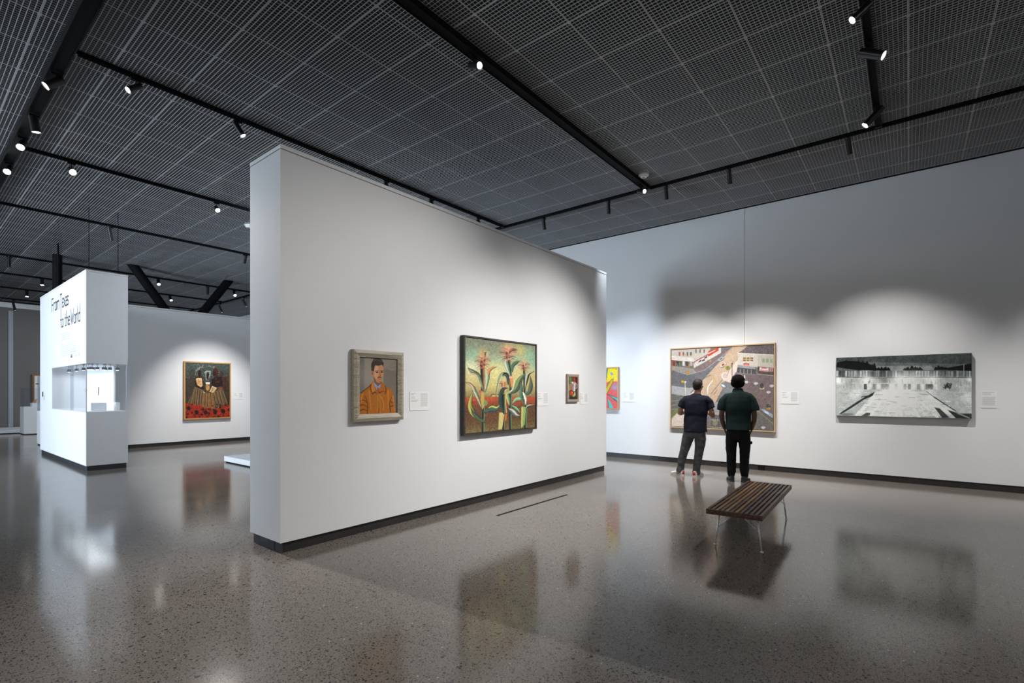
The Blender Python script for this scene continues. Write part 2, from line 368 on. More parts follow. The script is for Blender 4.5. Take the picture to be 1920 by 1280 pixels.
spot((3.05, 13.7, zB), (3.35, 13.9, 3.6), 0, 'unlit slanting spotlight in front of the lettered case cables', light=False, lens='lens_dim', L=.3, r=.032)
spot((5.9, 13.7, zB), (6.05, 16.5, 0.15), 980, 'spotlight lighting the dark figure painting behind the partition', 56)
spot((2.04, 18.8, zB), (2.1, 18.8, .5), 0, 'unlit upright spotlight at the left edge above the grey wall', light=False, lens='lens_dim', L=.3, r=.035)
spot((3.10, 21.7, zB), (3.0, 20.4, 0), 200, 'small glaring spotlight immediately left of the lettered case', 60, L=.18, r=.045)
spot((3.12, 24.64, zB), (3.2, 23.4, 0), 200, 'small glaring spotlight further left on the second farthest track', 60, L=.2, r=.045)
spot((3.11, 27.52, zB), (3.4, 27.3, 3.2), 0, 'unlit slanting spotlight nearest the grey end wall', light=False, lens='lens_dim', L=.34, r=.04, drop=.2)
spot((5.42, 18.8, zB), (5.0, 15.0, 1.0), 0, 'glaring spotlight in front of the left diagonal strut', L=.2, r=.045, light=False)
spot((6.64, 21.7, zB), (6.8, 19.0, 2.0), 0, 'small glaring spotlight behind the foot of the left diagonal strut', L=.2, r=.04, light=False)
spot((6.86, 18.8, zB), (6.86, 18.81, .5), 0, 'unlit upright spotlight between the two diagonal struts', light=False, lens='lens_dim', L=.28, r=.035)
spot((7.72, 18.8, zB), (7.2, 15.0, 1.0), 0, 'glaring spotlight beside the top of the right diagonal strut', L=.2, r=.045, light=False)
spot((8.52, 22.1, zC), (9.1, 21.7, 3.2), 0, 'unlit slanting spotlight right of the strut foot, far along the right-hand track', light=False, lens='lens_dim', L=.3, r=.04, drop=.18)
spot((8.52, 19.9, zC), (9.1, 19.5, 3.6), 0, 'unlit spotlight half hidden by the partition edge, above the far wall top', light=False, lens='lens_dim', L=.3, r=.04, drop=.18)
# added fill lamps with no fixtures, put in to raise the room's ambient light
def soft(loc, tgt, pw, size=120, col=NEUT, rad=.25):
    ld = bpy.data.lights.new('fill_lamp', 'SPOT'); ld.energy = pw; ld.color = col; ld.spot_size = R(size); ld.spot_blend = 1; ld.shadow_soft_size = rad
    lo = bpy.data.objects.new('fill_lamp', ld); COL.objects.link(lo); lo.location = loc
    lo.rotation_euler = (Vector(tgt) - Vector(loc)).to_track_quat('-Z', 'Y').to_euler()
soft((-1.5, -1.5, 5.0), (2.5, 3.5, 0), 290, 130)
soft((4.5, -3.2, 5.0), (6.0, 3.0, .5), 70, 130)
soft((8.6, -2.4, 4.9), (10.5, -2.4, 0), 480, 64, NEUT, .04)
soft((-4.5, 4.5, 5.0), (1.5, 6.5, .5), 130, 130, COOL)
soft((-4.0, 12.0, 5.0), (1.5, 14.0, .5), 700, 130, COOL)
soft((5.2, 9.0, 4.95), (5.6, 16.0, 0), 350, 130, COOL)
soft((6.2, 24.0, 4.95), (4.0, 26.0, 0), 450, 150)

# ------------------------------------------------------------------ ceiling odds and ends
def detector(x, y, lab):
    t = thing('smoke_detector', lab, 'detector', (x, y, ZC)); bm = bmesh.new()
    tube(bm, (0, 0, .03), (0, 0, -.025), .085, .085, 24); tube(bm, (0, 0, -.025), (0, 0, -.055), .07, .05, 24); build('housing', bm, M['white_plastic'], t)
    bm = bmesh.new(); tube(bm, (0, 0, -.055), (0, 0, -.066), .02, .016, 12); build('sensor_tip', bm, M['grey_metal'], t)
detector(4.87, 18.6, 'round white smoke detector at the top of the left diagonal strut')
detector(4.97, 11.38, 'round white smoke detector half hidden by the edge of the partition')
detector(7.96, 3.50, 'small bright white disc on the mesh above the track junction lamp')
def column(name, lab, cat, p0, p1, r):
    t = thing(name, lab, cat, p0); p0, p1 = Vector(p0), Vector(p1)
    bm = bmesh.new(); tube(bm, (0, 0, 0), p1 - p0, r, n=28); build('shaft', bm, M['black'], t, False)
    d = (p1 - p0).normalized(); bm = bmesh.new(); tube(bm, (p1 - p0) - d * .04, (p1 - p0), r * 1.06, n=28); build('collar', bm, M['black_gloss'], t)
column('steel_column', 'thick round black steel column rising behind the lettered case', 'column', (2.85, 17.85, 0), (2.85, 17.85, 5.9), .10)
t = thing('branching_column', 'black tubular column forking into two diagonal struts behind the far white wall', 'column', (5.75, 17.6, 0))
bm = bmesh.new(); tube(bm, (0, 0, 0), (0, 0, 3.35), .14, n=28); build('shaft', bm, M['black'], t)
for tx in (-1.36, 1.36):
    bm = bmesh.new(); tube(bm, (0, 0, 3.28), (tx, 0, 5.3), .125, n=28); build('branch', bm, M['black'], t)
def cable(x, y, z0, lab, r=.005):
    t = thing('suspension_cable', lab, 'cable', (x, y, z0)); bm = bmesh.new(); tube(bm, (0, 0, 0), (0, 0, 5.9 - z0), r, n=8); build('wire', bm, M['black'], t)
    bm = bmesh.new(); tube(bm, (0, 0, 0), (0, 0, .03), r * 2.2, n=10); build('ferrule', bm, M['black_gloss'], t)
cable(2.50, 12.72, 3.905, 'thin black cable dropping to the near top corner of the lettered case')
cable(2.96, 12.70, 3.905, 'thin black cable dropping to the right part of the lettered case top')
cable(2.64, 16.45, 3.905, 'thicker black pipe beside the round column above the lettered case', .018)

# ------------------------------------------------------------------ lettered display case
CX0, CX1, CY0, CY1 = 2.40, 3.06, 12.43, 17.05
case = thing('display_case', 'tall white lettered wall block with a lit glass corner case and dark kickplate', 'display case', (CX0, CY0, 0))
def cb(name, b, m, bevel=0, par=None):
    bx = (b[0] - CX0, b[1] - CX0, b[2] - CY0, b[3] - CY0, b[4], b[5]); return bxo(name, bx, m, par or case, bevel)
VY = 15.72; VZ0, VZ1 = 1.14, 2.09
cb('plinth', (CX0, CX1, CY0, CY1, .10, VZ0), M['plinth'])
cb('kickplate', (CX0 + .025, CX1 - .02, CY0 + .025, CY1 - .03, 0, .10), M['base'])
cb('kickplate', (CX0 + .02, CX0 + .03, CY0 + .03, CY1 - .03, 0, .10), M['base_metal'])
cb('header', (CX0, CX1, CY0, CY1, VZ1, 3.87), M['plinth'])
cb('cap', (CX0 - .003, CX1 + .003, CY0 - .003, CY1 + .003, 3.875, 3.905), M['plinth'])
cb('case_end', (CX0, CX1, VY, CY1, VZ0, VZ1), M['plinth'])
cb('case_back', (CX1 - .03, CX1, CY0 + .9, VY, VZ0, VZ1), M['plinth'])
cb('case_floor', (CX0 + .004, CX1 - .002, CY0 + .004, VY, VZ0, VZ0 + .012), M['card'])
cb('case_divider', (CX0 + .03, CX0 + .045, CY0 + 1.2, CY0 + 1.5, VZ0 + .012, VZ1), M['glass'])
cb('glass_pane', (CX0 + .001, CX0 + .009, CY0 + .01, VY - .01, VZ0 + .001, VZ1), M['glass'])
cb('glass_pane', (CX0 + .01, CX1 - .03, CY0 + .001, CY0 + .009, VZ0 + .001, VZ1), M['glass'])
cb('glass_corner', (CX0, CX0 + .014, CY0, CY0 + .014, VZ0, VZ1), M['glass_edge'])
cb('glass_corner', (CX1 - .03, CX1 - .018, CY0, CY0 + .012, VZ0, VZ1), M['glass_edge'])
cb('case_jamb', (CX0, CX0 + .02, VY - .10, VY, VZ0, VZ1), M['card'])
def case_light(x, y):
    bm = bmesh.new(); x -= CX0; y -= CY0
    box(bm, x - .022, x + .022, y - .007, y + .007, VZ1 - .008, VZ1 - .0005); tube(bm, (x, y, VZ1), (x, y, VZ1 - .06), .004, n=8)
    box(bm, x - .028, x + .028, y - .02, y + .02, VZ1 - .115, VZ1 - .062)
    k = build('case_light', bm, M['grey_metal'], case)
    bm = bmesh.new(); box(bm, x - .02, x + .02, y - .014, y + .014, VZ1 - .119, VZ1 - .1145); build('lens', bm, M['lens_mini'], k)
for y in (12.75, 13.15, 13.75, 14.45): case_light(CX0 + .10, y)
for x in (2.50, 2.60, 2.70, 2.80, 2.92): case_light(x, CY0 + .14)
case_light(2.56, CY0 + .3); case_light(2.76, CY0 + .3)
ld = bpy.data.lights.new('case_lamp', 'AREA'); ld.energy = 12; ld.shape = 'RECTANGLE'; ld.size = .45; ld.size_y = 3.0; ld.color = (.93, .97, 1)
lo = bpy.data.objects.new('case_lamp', ld); COL.objects.link(lo); lo.parent = case; lo.location = (.33, 1.65, VZ1 - .125)
# lettering: thin strokes in a tall condensed face
GL = {  # strokes in a 1 x 1 cell, x height .62
 'F': (.42, [[(0, 0), (0, 1)], [(0, 1), (.38, 1)], [(0, .52), (.32, .52)]]),
 'r': (.26, [[(0, 0), (0, .62)], [(0, .5), (.08, .62), (.24, .62)]]),
 'o': (.34, [[(0, .1), (0, .52), (.08, .62), (.24, .62), (.32, .52), (.32, .1), (.24, 0), (.08, 0), (0, .1)]]),
 'm': (.58, [[(0, 0), (0, .62)], [(0, .55), (.1, .62), (.2, .62), (.27, .52), (.27, 0)], [(.27, .55), (.36, .62), (.46, .62), (.54, .52), (.54, 0)]]),
 'T': (.40, [[(.12, -.9), (.12, 1)], [(-.05, 1), (.34, 1)]]),
 'e': (.34, [[(0, .33), (.32, .33), (.32, .52), (.24, .62), (.08, .62), (0, .52), (0, .1), (.08, 0), (.24, 0), (.31, .08)]]),
 'x': (.34, [[(0, 0), (.32, .62)], [(0, .62), (.32, 0)]]),
 'a': (.36, [[(.03, .55), (.1, .62), (.24, .62), (.32, .52), (.32, 0)], [(.32, .35), (.08, .35), (0, .26), (0, .08), (.08, 0), (.24, 0), (.32, .08)]]),
 's': (.34, [[(.3, .54), (.22, .62), (.08, .62), (0, .54), (0, .42), (.08, .33), (.24, .30), (.32, .2), (.32, .08), (.24, 0), (.08, 0), (0, .08)]]),
 't': (.26, [[(.06, .95), (.06, .08), (.12, 0), (.22, 0)], [(-.04, .62), (.2, .62)]]),
 'h': (.36, [[(0, 0), (0, 1.15)], [(0, .52), (.09, .62), (.22, .62), (.30, .52), (.30, 0)]]),
 'W': (.66, [[(0, 1.15), (.14, 0), (.30, .8), (.46, 0), (.62, 1.15)]]),
 'l': (.14, [[(0, 0), (0, 1.15)]]),
 'd': (.38, [[(.32, 0), (.32, 1.3)], [(.32, .52), (.24, .62), (.08, .62), (0, .52), (0, .1), (.08, 0), (.24, 0), (.32, .1)]]),
 ' ': (.22, [])}
def text(s, ystart, yend, z, h, wd, m, name='lettering'):
    tot = sum(GL[c][0] + .06 for c in s); sx = (ystart - yend) / tot
    bm = bmesh.new(); u = 0
    for c in s:
        adv, st_ = GL[c]
        for pl in st_:
            for a, b in zip(pl, pl[1:]):
                ya, za, yb, zb = -(u + a[0]) * sx, a[1] * h, -(u + b[0]) * sx, b[1] * h
                d = Vector((0, yb - ya, zb - za)).normalized(); n = Vector((0, -d.z, d.y)) * wd / 2
                A = Vector((-.002, ystart + ya - CY0, z + za)) - d * wd * .4; B = Vector((-.002, ystart + yb - CY0, z + zb)) + d * wd * .4
                bm.faces.new([bm.verts.new(A + n), bm.verts.new(A - n), bm.verts.new(B - n), bm.verts.new(B + n)])
        u += adv + .06
    return build(name, bm, m, case)
text('From', 15.62, 14.80, 3.40, .29, .030, M['ink']); text('Texas', 14.70, 13.88, 3.39, .30, .030, M['ink'])
text('to the', 14.68, 13.75, 2.96, .27, .028, M['ink']); text('World', 13.70, 12.86, 2.95, .27, .028, M['ink'])
bm = bmesh.new()
def bar(y0, y1, z, h): bm.faces.new([bm.verts.new(c) for c in ((-.0015, y0 - CY0, z), (-.0015, y0 - CY0, z + h), (-.0015, y1 - CY0, z + h), (-.0015, y1 - CY0, z))])
for k in range(4): bar(14.65, 13.75 - random.random() * .1, 2.80 - k * .045, .012)
for k in range(7): bar(14.65, 13.30 - random.random() * .15, 2.56 - k * .04, .011)
for k in range(2): bar(13.7, 12.9, 2.42 - k * .05, .009)
build('small_print', bm, M['ink_pale'], case)
bm = bmesh.new(); bar(13.72, 13.58, 2.25, .012); bar(13.70, 13.66, 2.262, .05); bar(13.62, 13.58, 2.262, .06); build('logo', bm, M['ink'], case)
bm = bmesh.new(); bar(13.30, 13.2, 2.25, .05); bar(13.0, 12.92, 2.25, .07); build('logo', bm, M['ink_pale'], case)
# small handset sign at the far end of the face
t = thing('wall_sign', 'small white oval sign with a black bar at the far end of the lettered face', 'sign', (CX0 - .001, 16.6, 1.40))
bm = bmesh.new(); tube(bm, (0, -.08, 0), (-.012, -.08, 0), .06, .06, 20)
build('plate', bm, M['white_plastic'], t); bxo('black_bar', (-.014, 0, .05, .075, .02, .14), M['ink'], t)
t = thing('display_riser', 'small white box standing inside the lit glass case', 'riser', (2.66, 12.86, VZ0 + .0125)); bxo('box', (-.12, .13, -.09, .09, 0, .165), M['plinth'], t, .004)
t = thing('display_riser', 'white block at the right-hand end inside the lit glass case', 'riser', (2.99, 12.9, VZ0 + .0125)); bxo('box', (-.04, .03, -.09, .09, 0, .165), M['plinth'], t, .004)
t = thing('reed_object', 'thin reddish brown stick object mounted upright inside the glass case', 'artifact', (2.80, 13.45, VZ0 + .0125))
bm = bmesh.new(); tube(bm, (0, 0, .31), (.006, 0, .49), .007, .010, 10); build('stick', bm, mat('red_brown_reed', (.22, .07, .03), .5, noise=.4, nscale=40), t)
bm = bmesh.new(); tube(bm, (0, .004, 0), (0, .004, .315), .002, n=6); build('mount', bm, M['white_plastic'], t)
t = thing('gilt_ornament', 'tiny gold ornament pinned inside the left part of the glass case', 'artifact', (2.72, 14.1, VZ0 + .0125))
bm = bmesh.new()
for k in range(5): tube(bm, (.03 * math.cos(k * 1.2), 0, .42 + .03 * math.sin(k * 1.3)), (.03 * math.cos(k * 1.2 + 1), 0, .42 + .03 * math.sin(k * 1.3 + 1)), .004, n=6)
build('ornament', bm, mat('gilt', (.65, .42, .12), .3, metal=.9, noise=.1), t); bm = bmesh.new(); tube(bm, (0, .004, 0), (0, .004, .42), .002, n=6); build('mount', bm, M['white_plastic'], t)

# ------------------------------------------------------------------ plinths and platforms at the back
def plinth(lab, x0, x1, y0, y1, h, gh):
    t = thing('display_plinth', lab, 'plinth', ((x0 + x1) / 2, (y0 + y1) / 2, 0)); a, b = (x1 - x0) / 2, (y1 - y0) / 2
    bxo('body', (-a, a, -b, b, .03, h), M['plinth'], t, .004); bxo('toe_kick', (-a + .02, a - .02, -b + .02, b - .02, 0, .03), M['black'], t)
    if gh:
        bm = bmesh.new()
        for q_ in ((-a + .01, a - .01, -b + .01, -b + .016), (-a + .01, a - .01, b - .016, b - .01), (-a + .01, -a + .016, -b + .01, b - .01), (a - .016, a - .01, -b + .01, b - .01)): box(bm, *q_, h, h + gh)
        box(bm, -a + .01, a - .01, -b + .01, b - .01, h + gh, h + gh + .006); build('glass_cover', bm, M['glass'], t)
    return t
plinth('white plinth with a clear cover at the far left, in front of the grey wall', 3.06, 3.95, 24.8, 25.6, 1.0, .67)
plinth('white plinth with a clear cover partly hidden by the lettered case edge', 2.745, 3.4, 19.2, 20.0, .99, 1.0)
t = thing('display_riser', 'white block stacked on the farther left plinth under its cover', 'riser', (3.55, 25.0, 1.0005)); bxo('box', (-.25, .3, -.1, .35, 0, .14), M['plinth'], t, .004)
t = thing('figurine', 'small orange brown figurine under the clear cover at far left', 'figurine', (3.38, 25.05, 1.141))
bm = bmesh.new(); tube(bm, (0, 0, 0), (0, 0, .06), .06, .05, 12); tube(bm, (0, 0, .06), (.03, 0, .11), .04, .02, 12); tube(bm, (.03, 0, .11), (.07, 0, .12), .02, .012, 10)
build('figure', bm, mat('orange_clay', (.45, .20, .10), .7, noise=.2, nscale=30), t, True)
def platform(lab, x0, x1, y0, y1):
    t = thing('low_platform', lab, 'platform', ((x0 + x1) / 2, (y0 + y1) / 2, 0)); a, b = (x1 - x0) / 2, (y1 - y0) / 2
    bxo('deck', (-a, a, -b, b, .025, .135), M['plinth'], t, .004); bxo('toe_kick', (-a + .03, a - .03, -b + .03, b - .03, 0, .025), M['black'], t)
platform('low white platform on the floor beside the partition', 4.60, 6.9, 9.4, 11.72)
platform('low white platform at the far left edge in front of the grey wall', .6, 3.4, 25.9, 28.0)
t = thing('framed_print', 'orange-edged frame with a pale print hanging on the grey end wall', 'picture', (4.3, 28.72, 0))
bm = bmesh.new()
for b_ in ((-.5, .5, 2.22, 2.29), (-.5, .5, .93, 1.0)): box(bm, b_[0], b_[1], -.03, .02, b_[2], b_[3])
box(bm, -.5, -.44, -.03, .02, 1.0, 2.22); box(bm, .44, .5, -.03, .02, 1.0, 2.22); build('frame', bm, M['walnut_light'], t)
bxo('print', (-.44, .44, -.01, .015, 1.0, 2.22), M['card'], t); bxo('dark_motif', (-.40, -.30, -.014, -.009, 1.86, 1.9), M['ink'], t)
bxo('hanging_rail', (-.4, .4, .02, .079, 1.5, 1.6), M['black'], t)

# ------------------------------------------------------------------ painted pictures: colours worked out here, stored on a fine mesh
def smooth_noise(h, w_, s, seed):
    r = np.random.default_rng(seed); gh, gw = max(2, int(h / s) + 2), max(2, int(w_ / s) + 2); g = r.random((gh, gw))
    y = np.linspace(0, gh - 1.001, h); x = np.linspace(0, gw - 1.001, w_); yi = y.astype(int); xi = x.astype(int); fy = (y - yi)[:, None]; fx = (x - xi)[None]
    fy = fy * fy * (3 - 2 * fy); fx = fx * fx * (3 - 2 * fx)
    return g[yi][:, xi] * (1 - fy) * (1 - fx) + g[yi + 1][:, xi] * fy * (1 - fx) + g[yi][:, xi + 1] * (1 - fy) * fx + g[yi + 1][:, xi + 1] * fy * fx
class Art:
    def __init__(s, w_, h, quad, bg=(128, 128, 128)):
        s.w, s.h = w_, h; s.a = np.zeros((h, w_, 3)) + np.array(bg, float)
        src = np.array(quad, float); dst = np.array([(0, 0), (w_, 0), (w_, h), (0, h)], float); A = []; b = []
        for (x, y), (u, v) in zip(src, dst):
            A += [[x, y, 1, 0, 0, 0, -u * x, -u * y], [0, 0, 0, x, y, 1, -v * x, -v * y]]; b += [u, v]
        s.H = np.append(np.linalg.solve(np.array(A), np.array(b)), 1).reshape(3, 3)
        s.k = (w_ / np.hypot(*(src[1] - src[0])) + h / np.hypot(*(src[3] - src[0]))) / 2
        s.YY, s.XX = np.mgrid[0:h, 0:w_] + .5
    def t(s, p):
        p = np.array(p, float); q_ = np.c_[p, np.ones(len(p))] @ s.H.T; return q_[:, :2] / q_[:, 2:]
    def mixm(s, m, c, al=1.0): m = (np.clip(m, 0, 1) * al)[..., None]; s.a = s.a * (1 - m) + np.array(c, float) * m
    def grad(s, stops):  # vertical stops: (v, colour)
        vs_ = [q_[0] for q_ in stops]; v = np.linspace(0, 1, s.h)
        for c in range(3): s.a[:, :, c] = np.interp(v, vs_, [q_[1][c] for q_ in stops])[:, None]
    def poly(s, p, c, al=1.0):
        p = s.t(p); x0, y0 = np.floor(p.min(0)).astype(int) - 1; x1, y1 = np.ceil(p.max(0)).astype(int) + 1
        x0, y0 = max(0, x0), max(0, y0); x1, y1 = min(s.w, x1), min(s.h, y1)
        if x1 <= x0 or y1 <= y0: return
        X, Y = s.XX[y0:y1, x0:x1], s.YY[y0:y1, x0:x1]; acc = 0
        for dx, dy in ((-.25, -.25), (.25, -.25), (-.25, .25), (.25, .25)):
            ins = np.zeros(X.shape, bool); j = len(p) - 1
            for i in range(len(p)):
                xi, yi = p[i]; xj, yj = p[j]
                if yi != yj: ins ^= ((yi > Y + dy) != (yj > Y + dy)) & (X + dx < (xj - xi) * (Y + dy - yi) / (yj - yi) + xi)
                j = i
            acc = acc + ins
        m = acc[..., None] / 4. * al; s.a[y0:y1, x0:x1] = s.a[y0:y1, x0:x1] * (1 - m) + np.array(c, float) * m
    def line(s, p, w_, c, al=1.0, w2=None):
        p = s.t(p); w_ = w_ * s.k; w2 = w_ if w2 is None else w2 * s.k; n = len(p) - 1
        for i in range(n):
            a, b = p[i], p[i + 1]; wa = w_ + (w2 - w_) * i / n; wb = w_ + (w2 - w_) * (i + 1) / n; r = max(wa, wb) / 2 + 1
            x0, x1 = int(max(0, min(a[0], b[0]) - r)), int(min(s.w, max(a[0], b[0]) + r + 1)); y0, y1 = int(max(0, min(a[1], b[1]) - r)), int(min(s.h, max(a[1], b[1]) + r + 1))
            if x1 <= x0 or y1 <= y0: continue
            X, Y = s.XX[y0:y1, x0:x1], s.YY[y0:y1, x0:x1]; d = b - a; L2 = max(1e-6, d @ d)
            t_ = np.clip(((X - a[0]) * d[0] + (Y - a[1]) * d[1]) / L2, 0, 1); D = np.hypot(X - a[0] - t_ * d[0], Y - a[1] - t_ * d[1])
            m = np.clip((wa + (wb - wa) * t_) / 2 - D + .5, 0, 1)[..., None] * al; s.a[y0:y1, x0:x1] = s.a[y0:y1, x0:x1] * (1 - m) + np.array(c, float) * m
    def ell(s, cx, cy, rx, ry, c, al=1.0, rot=0):
        s.poly([(cx + rx * math.cos(t_) * math.cos(rot) - ry * math.sin(t_) * math.sin(rot), cy + rx * math.cos(t_) * math.sin(rot) + ry * math.sin(t_) * math.cos(rot)) for t_ in np.linspace(0, 2 * math.pi, 25)[:-1]], c, al)
    def blob(s, cx, cy, r, c, al=.6):
        p = s.t([(cx, cy), (cx + r, cy)]); rr = np.hypot(*(p[1] - p[0])); s.mixm(np.exp(-((s.XX - p[0][0]) ** 2 + (s.YY - p[0][1]) ** 2) / (rr * rr)), c, al)
    def grain(s, amt, sx, seed=3):
        n = smooth_noise(s.h, s.w, sx, seed) - .5; n2 = np.random.default_rng(seed + 9).random((s.h, s.w)) - .5
        s.a += ((n * 1.4 + n2 * .5) * amt)[..., None]
    def plane(s, name, parent, origin, U, Vv, off=(0, 0, 0)):
        a = np.clip(s.a, 0, 255) / 255; a = np.where(a <= .04045, a / 12.92, ((a + .055) / 1.055) ** 2.4)
        h, w_ = s.h, s.w; O, U, Vv = map(np.array, (origin, U, Vv))
        gu, gv = np.meshgrid(np.arange(w_ + 1) / w_, np.arange(h + 1) / h)
        co = O + gu[..., None] * U + gv[..., None] * Vv; idx = np.arange((h + 1) * (w_ + 1)).reshape(h + 1, w_ + 1)
        f = np.stack([idx[:-1, :-1], idx[1:, :-1], idx[1:, 1:], idx[:-1, 1:]], -1).reshape(-1, 4)
        me_ = bpy.data.meshes.new(name); me_.vertices.add(co.size // 3); me_.vertices.foreach_set('co', co.astype(np.float32).ravel())
        me_.loops.add(f.size); me_.loops.foreach_set('vertex_index', f.ravel().astype(np.int32)); me_.polygons.add(len(f))
        me_.polygons.foreach_set('loop_start', np.arange(0, f.size, 4, dtype=np.int32)); me_.polygons.foreach_set('loop_total', np.full(len(f), 4, dtype=np.int32)); me_.update(calc_edges=True)
        at = me_.color_attributes.new('paint', 'FLOAT_COLOR', 'CORNER'); cc = np.repeat(a.reshape(-1, 3), 4, 0)
        at.data.foreach_set('color', np.c_[cc, np.ones(len(cc))].astype(np.float32).ravel())
        me_.materials.append(M['paint']); o = bpy.data.objects.new(name, me_); COL.objects.link(o); o.parent = parent; return o
m = bpy.data.materials.new('painted_canvas'); m.use_nodes = True; nt = m.node_tree; p_ = nt.nodes['Principled BSDF']
at_ = nt.nodes.new('ShaderNodeVertexColor'); at_.layer_name = 'paint'; nt.links.new(at_.outputs[0], p_.inputs['Base Color']); p_.inputs['Roughness'].default_value = .55; p_.inputs['Specular IOR Level'].default_value = .25
M['paint'] = m
GAIN = 1.12
def curve(pts, n=8):
    pts = [np.array(p, float) for p in pts]; P_ = [2 * pts[0] - pts[1]] + pts + [2 * pts[-1] - pts[-2]]; out = []
    for i in range(1, len(P_) - 2):
        for k in range(n):
            t_ = k / n; a, b, c, d = P_[i - 1:i + 3]; out.append(tuple(.5 * (2 * b + (c - a) * t_ + (2 * a - 5 * b + 4 * c - d) * t_ ** 2 + (3 * b - a - 3 * c + d) * t_ ** 3)))
    return out + [tuple(pts[-1])]

# --- corn stalks
def art_corn():
    A = Art(280, 320, [(160, 165), (880, 255), (880, 1088), (155, 1140)])
    A.grad([(0, (128, 134, 104)), (.10, (138, 148, 118)), (.2, (150, 176, 142)), (.28, (196, 203, 146)), (.4, (214, 204, 130)), (.52, (196, 178, 108)), (.615, (150, 138, 84)), (.64, (186, 78, 40)), (.70, (176, 76, 42)), (.74, (120, 76, 50)), (.86, (110, 76, 46)), (1, (128, 112, 68))])
    for cx, cy, r, c, al in ((250, 360, 90, (150, 196, 160), .8), (800, 370, 90, (146, 200, 158), .8), (640, 350, 90, (160, 190, 150), .6), (720, 300, 60, (222, 190, 100), .7), (220, 470, 70, (240, 238, 190), .8), (480, 520, 100, (232, 222, 140), .7), (350, 330, 45, (226, 178, 90), .7), (600, 280, 45, (228, 160, 110), .7), (700, 520, 90, (225, 205, 130), .6), (190, 620, 60, (226, 210, 140), .6), (430, 640, 70, (226, 214, 130), .6), (820, 600, 60, (206, 176, 90), .6), (480, 950, 120, (116, 70, 44), .7), (200, 900, 90, (110, 66, 50), .6), (820, 960, 80, (104, 76, 50), .6)): A.blob(cx, cy, r, c, al)
    A.poly([(158, 768), (880, 775), (880, 805), (158, 812)], (206, 84, 44), .8); A.poly([(415, 765), (430, 740), (510, 745), (515, 770)], (110, 60, 40)); A.poly([(425, 765), (435, 748), (505, 752), (508, 768)], (206, 190, 120))
    A.grain(20, 4, 5)
    D, G, Gm, Y_, O_, Rd, W_, T_ = (34, 42, 40), (64, 104, 66), (96, 146, 104), (204, 196, 92), (206, 110, 52), (204, 66, 50), (206, 214, 190), (44, 86, 78)
    def leaf(pts, wd, c, edge=D, hi=None):
        pts = curve(pts); n = len(pts); L_ = []; Rr = []
        for i, (x, y) in enumerate(pts):
            a = pts[max(0, i - 1)]; b = pts[min(n - 1, i + 1)]; dx, dy = b[0] - a[0], b[1] - a[1]; q_ = math.hypot(dx, dy) or 1; u = i / (n - 1); ww = wd * .8 * (math.sin(math.pi * min(1, u * .93 + .07)) ** 1.1) / 2
            L_.append((x - dy / q_ * ww, y + dx / q_ * ww)); Rr.append((x + dy / q_ * ww, y - dx / q_ * ww))
        A.poly(L_ + Rr[::-1], c); A.poly(pts + Rr[::-1], hi or tuple(min(255, v + 45) for v in c)); A.line(L_, 3.5, edge, .8); A.line(Rr, 2, edge, .5); A.line([(p[0] + wd * .12, p[1] + wd * .06) for p in pts[2:-2]], 2.5, (226, 222, 170), .35)
    # stalks
    for xs, c in (([(340, 1130), (345, 900), (330, 760), (345, 560), (338, 380)], T_), ([(622, 1100), (620, 900), (625, 700), (625, 500), (600, 340)], T_), ([(548, 1100), (555, 950), (552, 760)], D), ([(775, 1085), (785, 900), (770, 700), (765, 480)], T_)):
        A.line(xs, 30, D); A.line([(x + 5, y) for x, y in xs], 15, c); A.line([(x + 9, y) for x, y in xs], 5, (170, 190, 110))
    A.poly([(505, 930), (560, 935), (535, 1100), (495, 1105)], (206, 206, 120)); A.poly([(520, 930), (560, 935), (540, 1060), (520, 1100)], (228, 200, 120)); A.poly([(735, 870), (785, 880), (770, 1060), (732, 1090)], (150, 190, 96)); A.poly([(735, 880), (755, 880), (745, 1080), (732, 1090)], (214, 206, 120))
    A.poly([(320, 700), (350, 720), (355, 860), (330, 900), (315, 800)], (206, 176, 80)); A.poly([(310, 420), (340, 400), (330, 640), (318, 640)], D); A.line([(340, 300), (342, 500), (348, 720)], 8, Rd); A.poly([(355, 320), (375, 310), (355, 460), (345, 440)], (60, 70, 50))
    # leaves, left plant
    leaf([(350, 720), (300, 560), (240, 510), (185, 470)], 42, G, hi=(150, 170, 130)); leaf([(310, 600), (270, 540), (215, 520), (190, 475)], 20, O_, hi=W_); leaf([(360, 720), (385, 600), (400, 500), (480, 465)], 46, Gm, hi=(206, 214, 180)); leaf([(395, 560), (400, 510), (430, 480), (480, 464)], 34, O_)
    leaf([(325, 880), (270, 740), (230, 660), (160, 615)], 42, Gm, hi=W_); leaf([(262, 720), (240, 665), (200, 630), (160, 615)], 22, O_, hi=(230, 200, 160)); leaf([(350, 1010), (250, 950), (205, 850), (235, 700)], 60, (150, 170, 60), hi=Y_); leaf([(355, 1030), (300, 990), (245, 940), (215, 880)], 50, T_, hi=(80, 110, 60))
    leaf([(345, 930), (400, 900), (480, 890), (545, 800)], 60, (52, 84, 84), hi=(70, 110, 84)); leaf([(390, 885), (430, 870), (480, 880), (520, 840)], 30, (156, 180, 80)); A.ell(365, 830, 20, 28, (120, 160, 100)); A.ell(313, 715, 16, 16, (220, 90, 96))
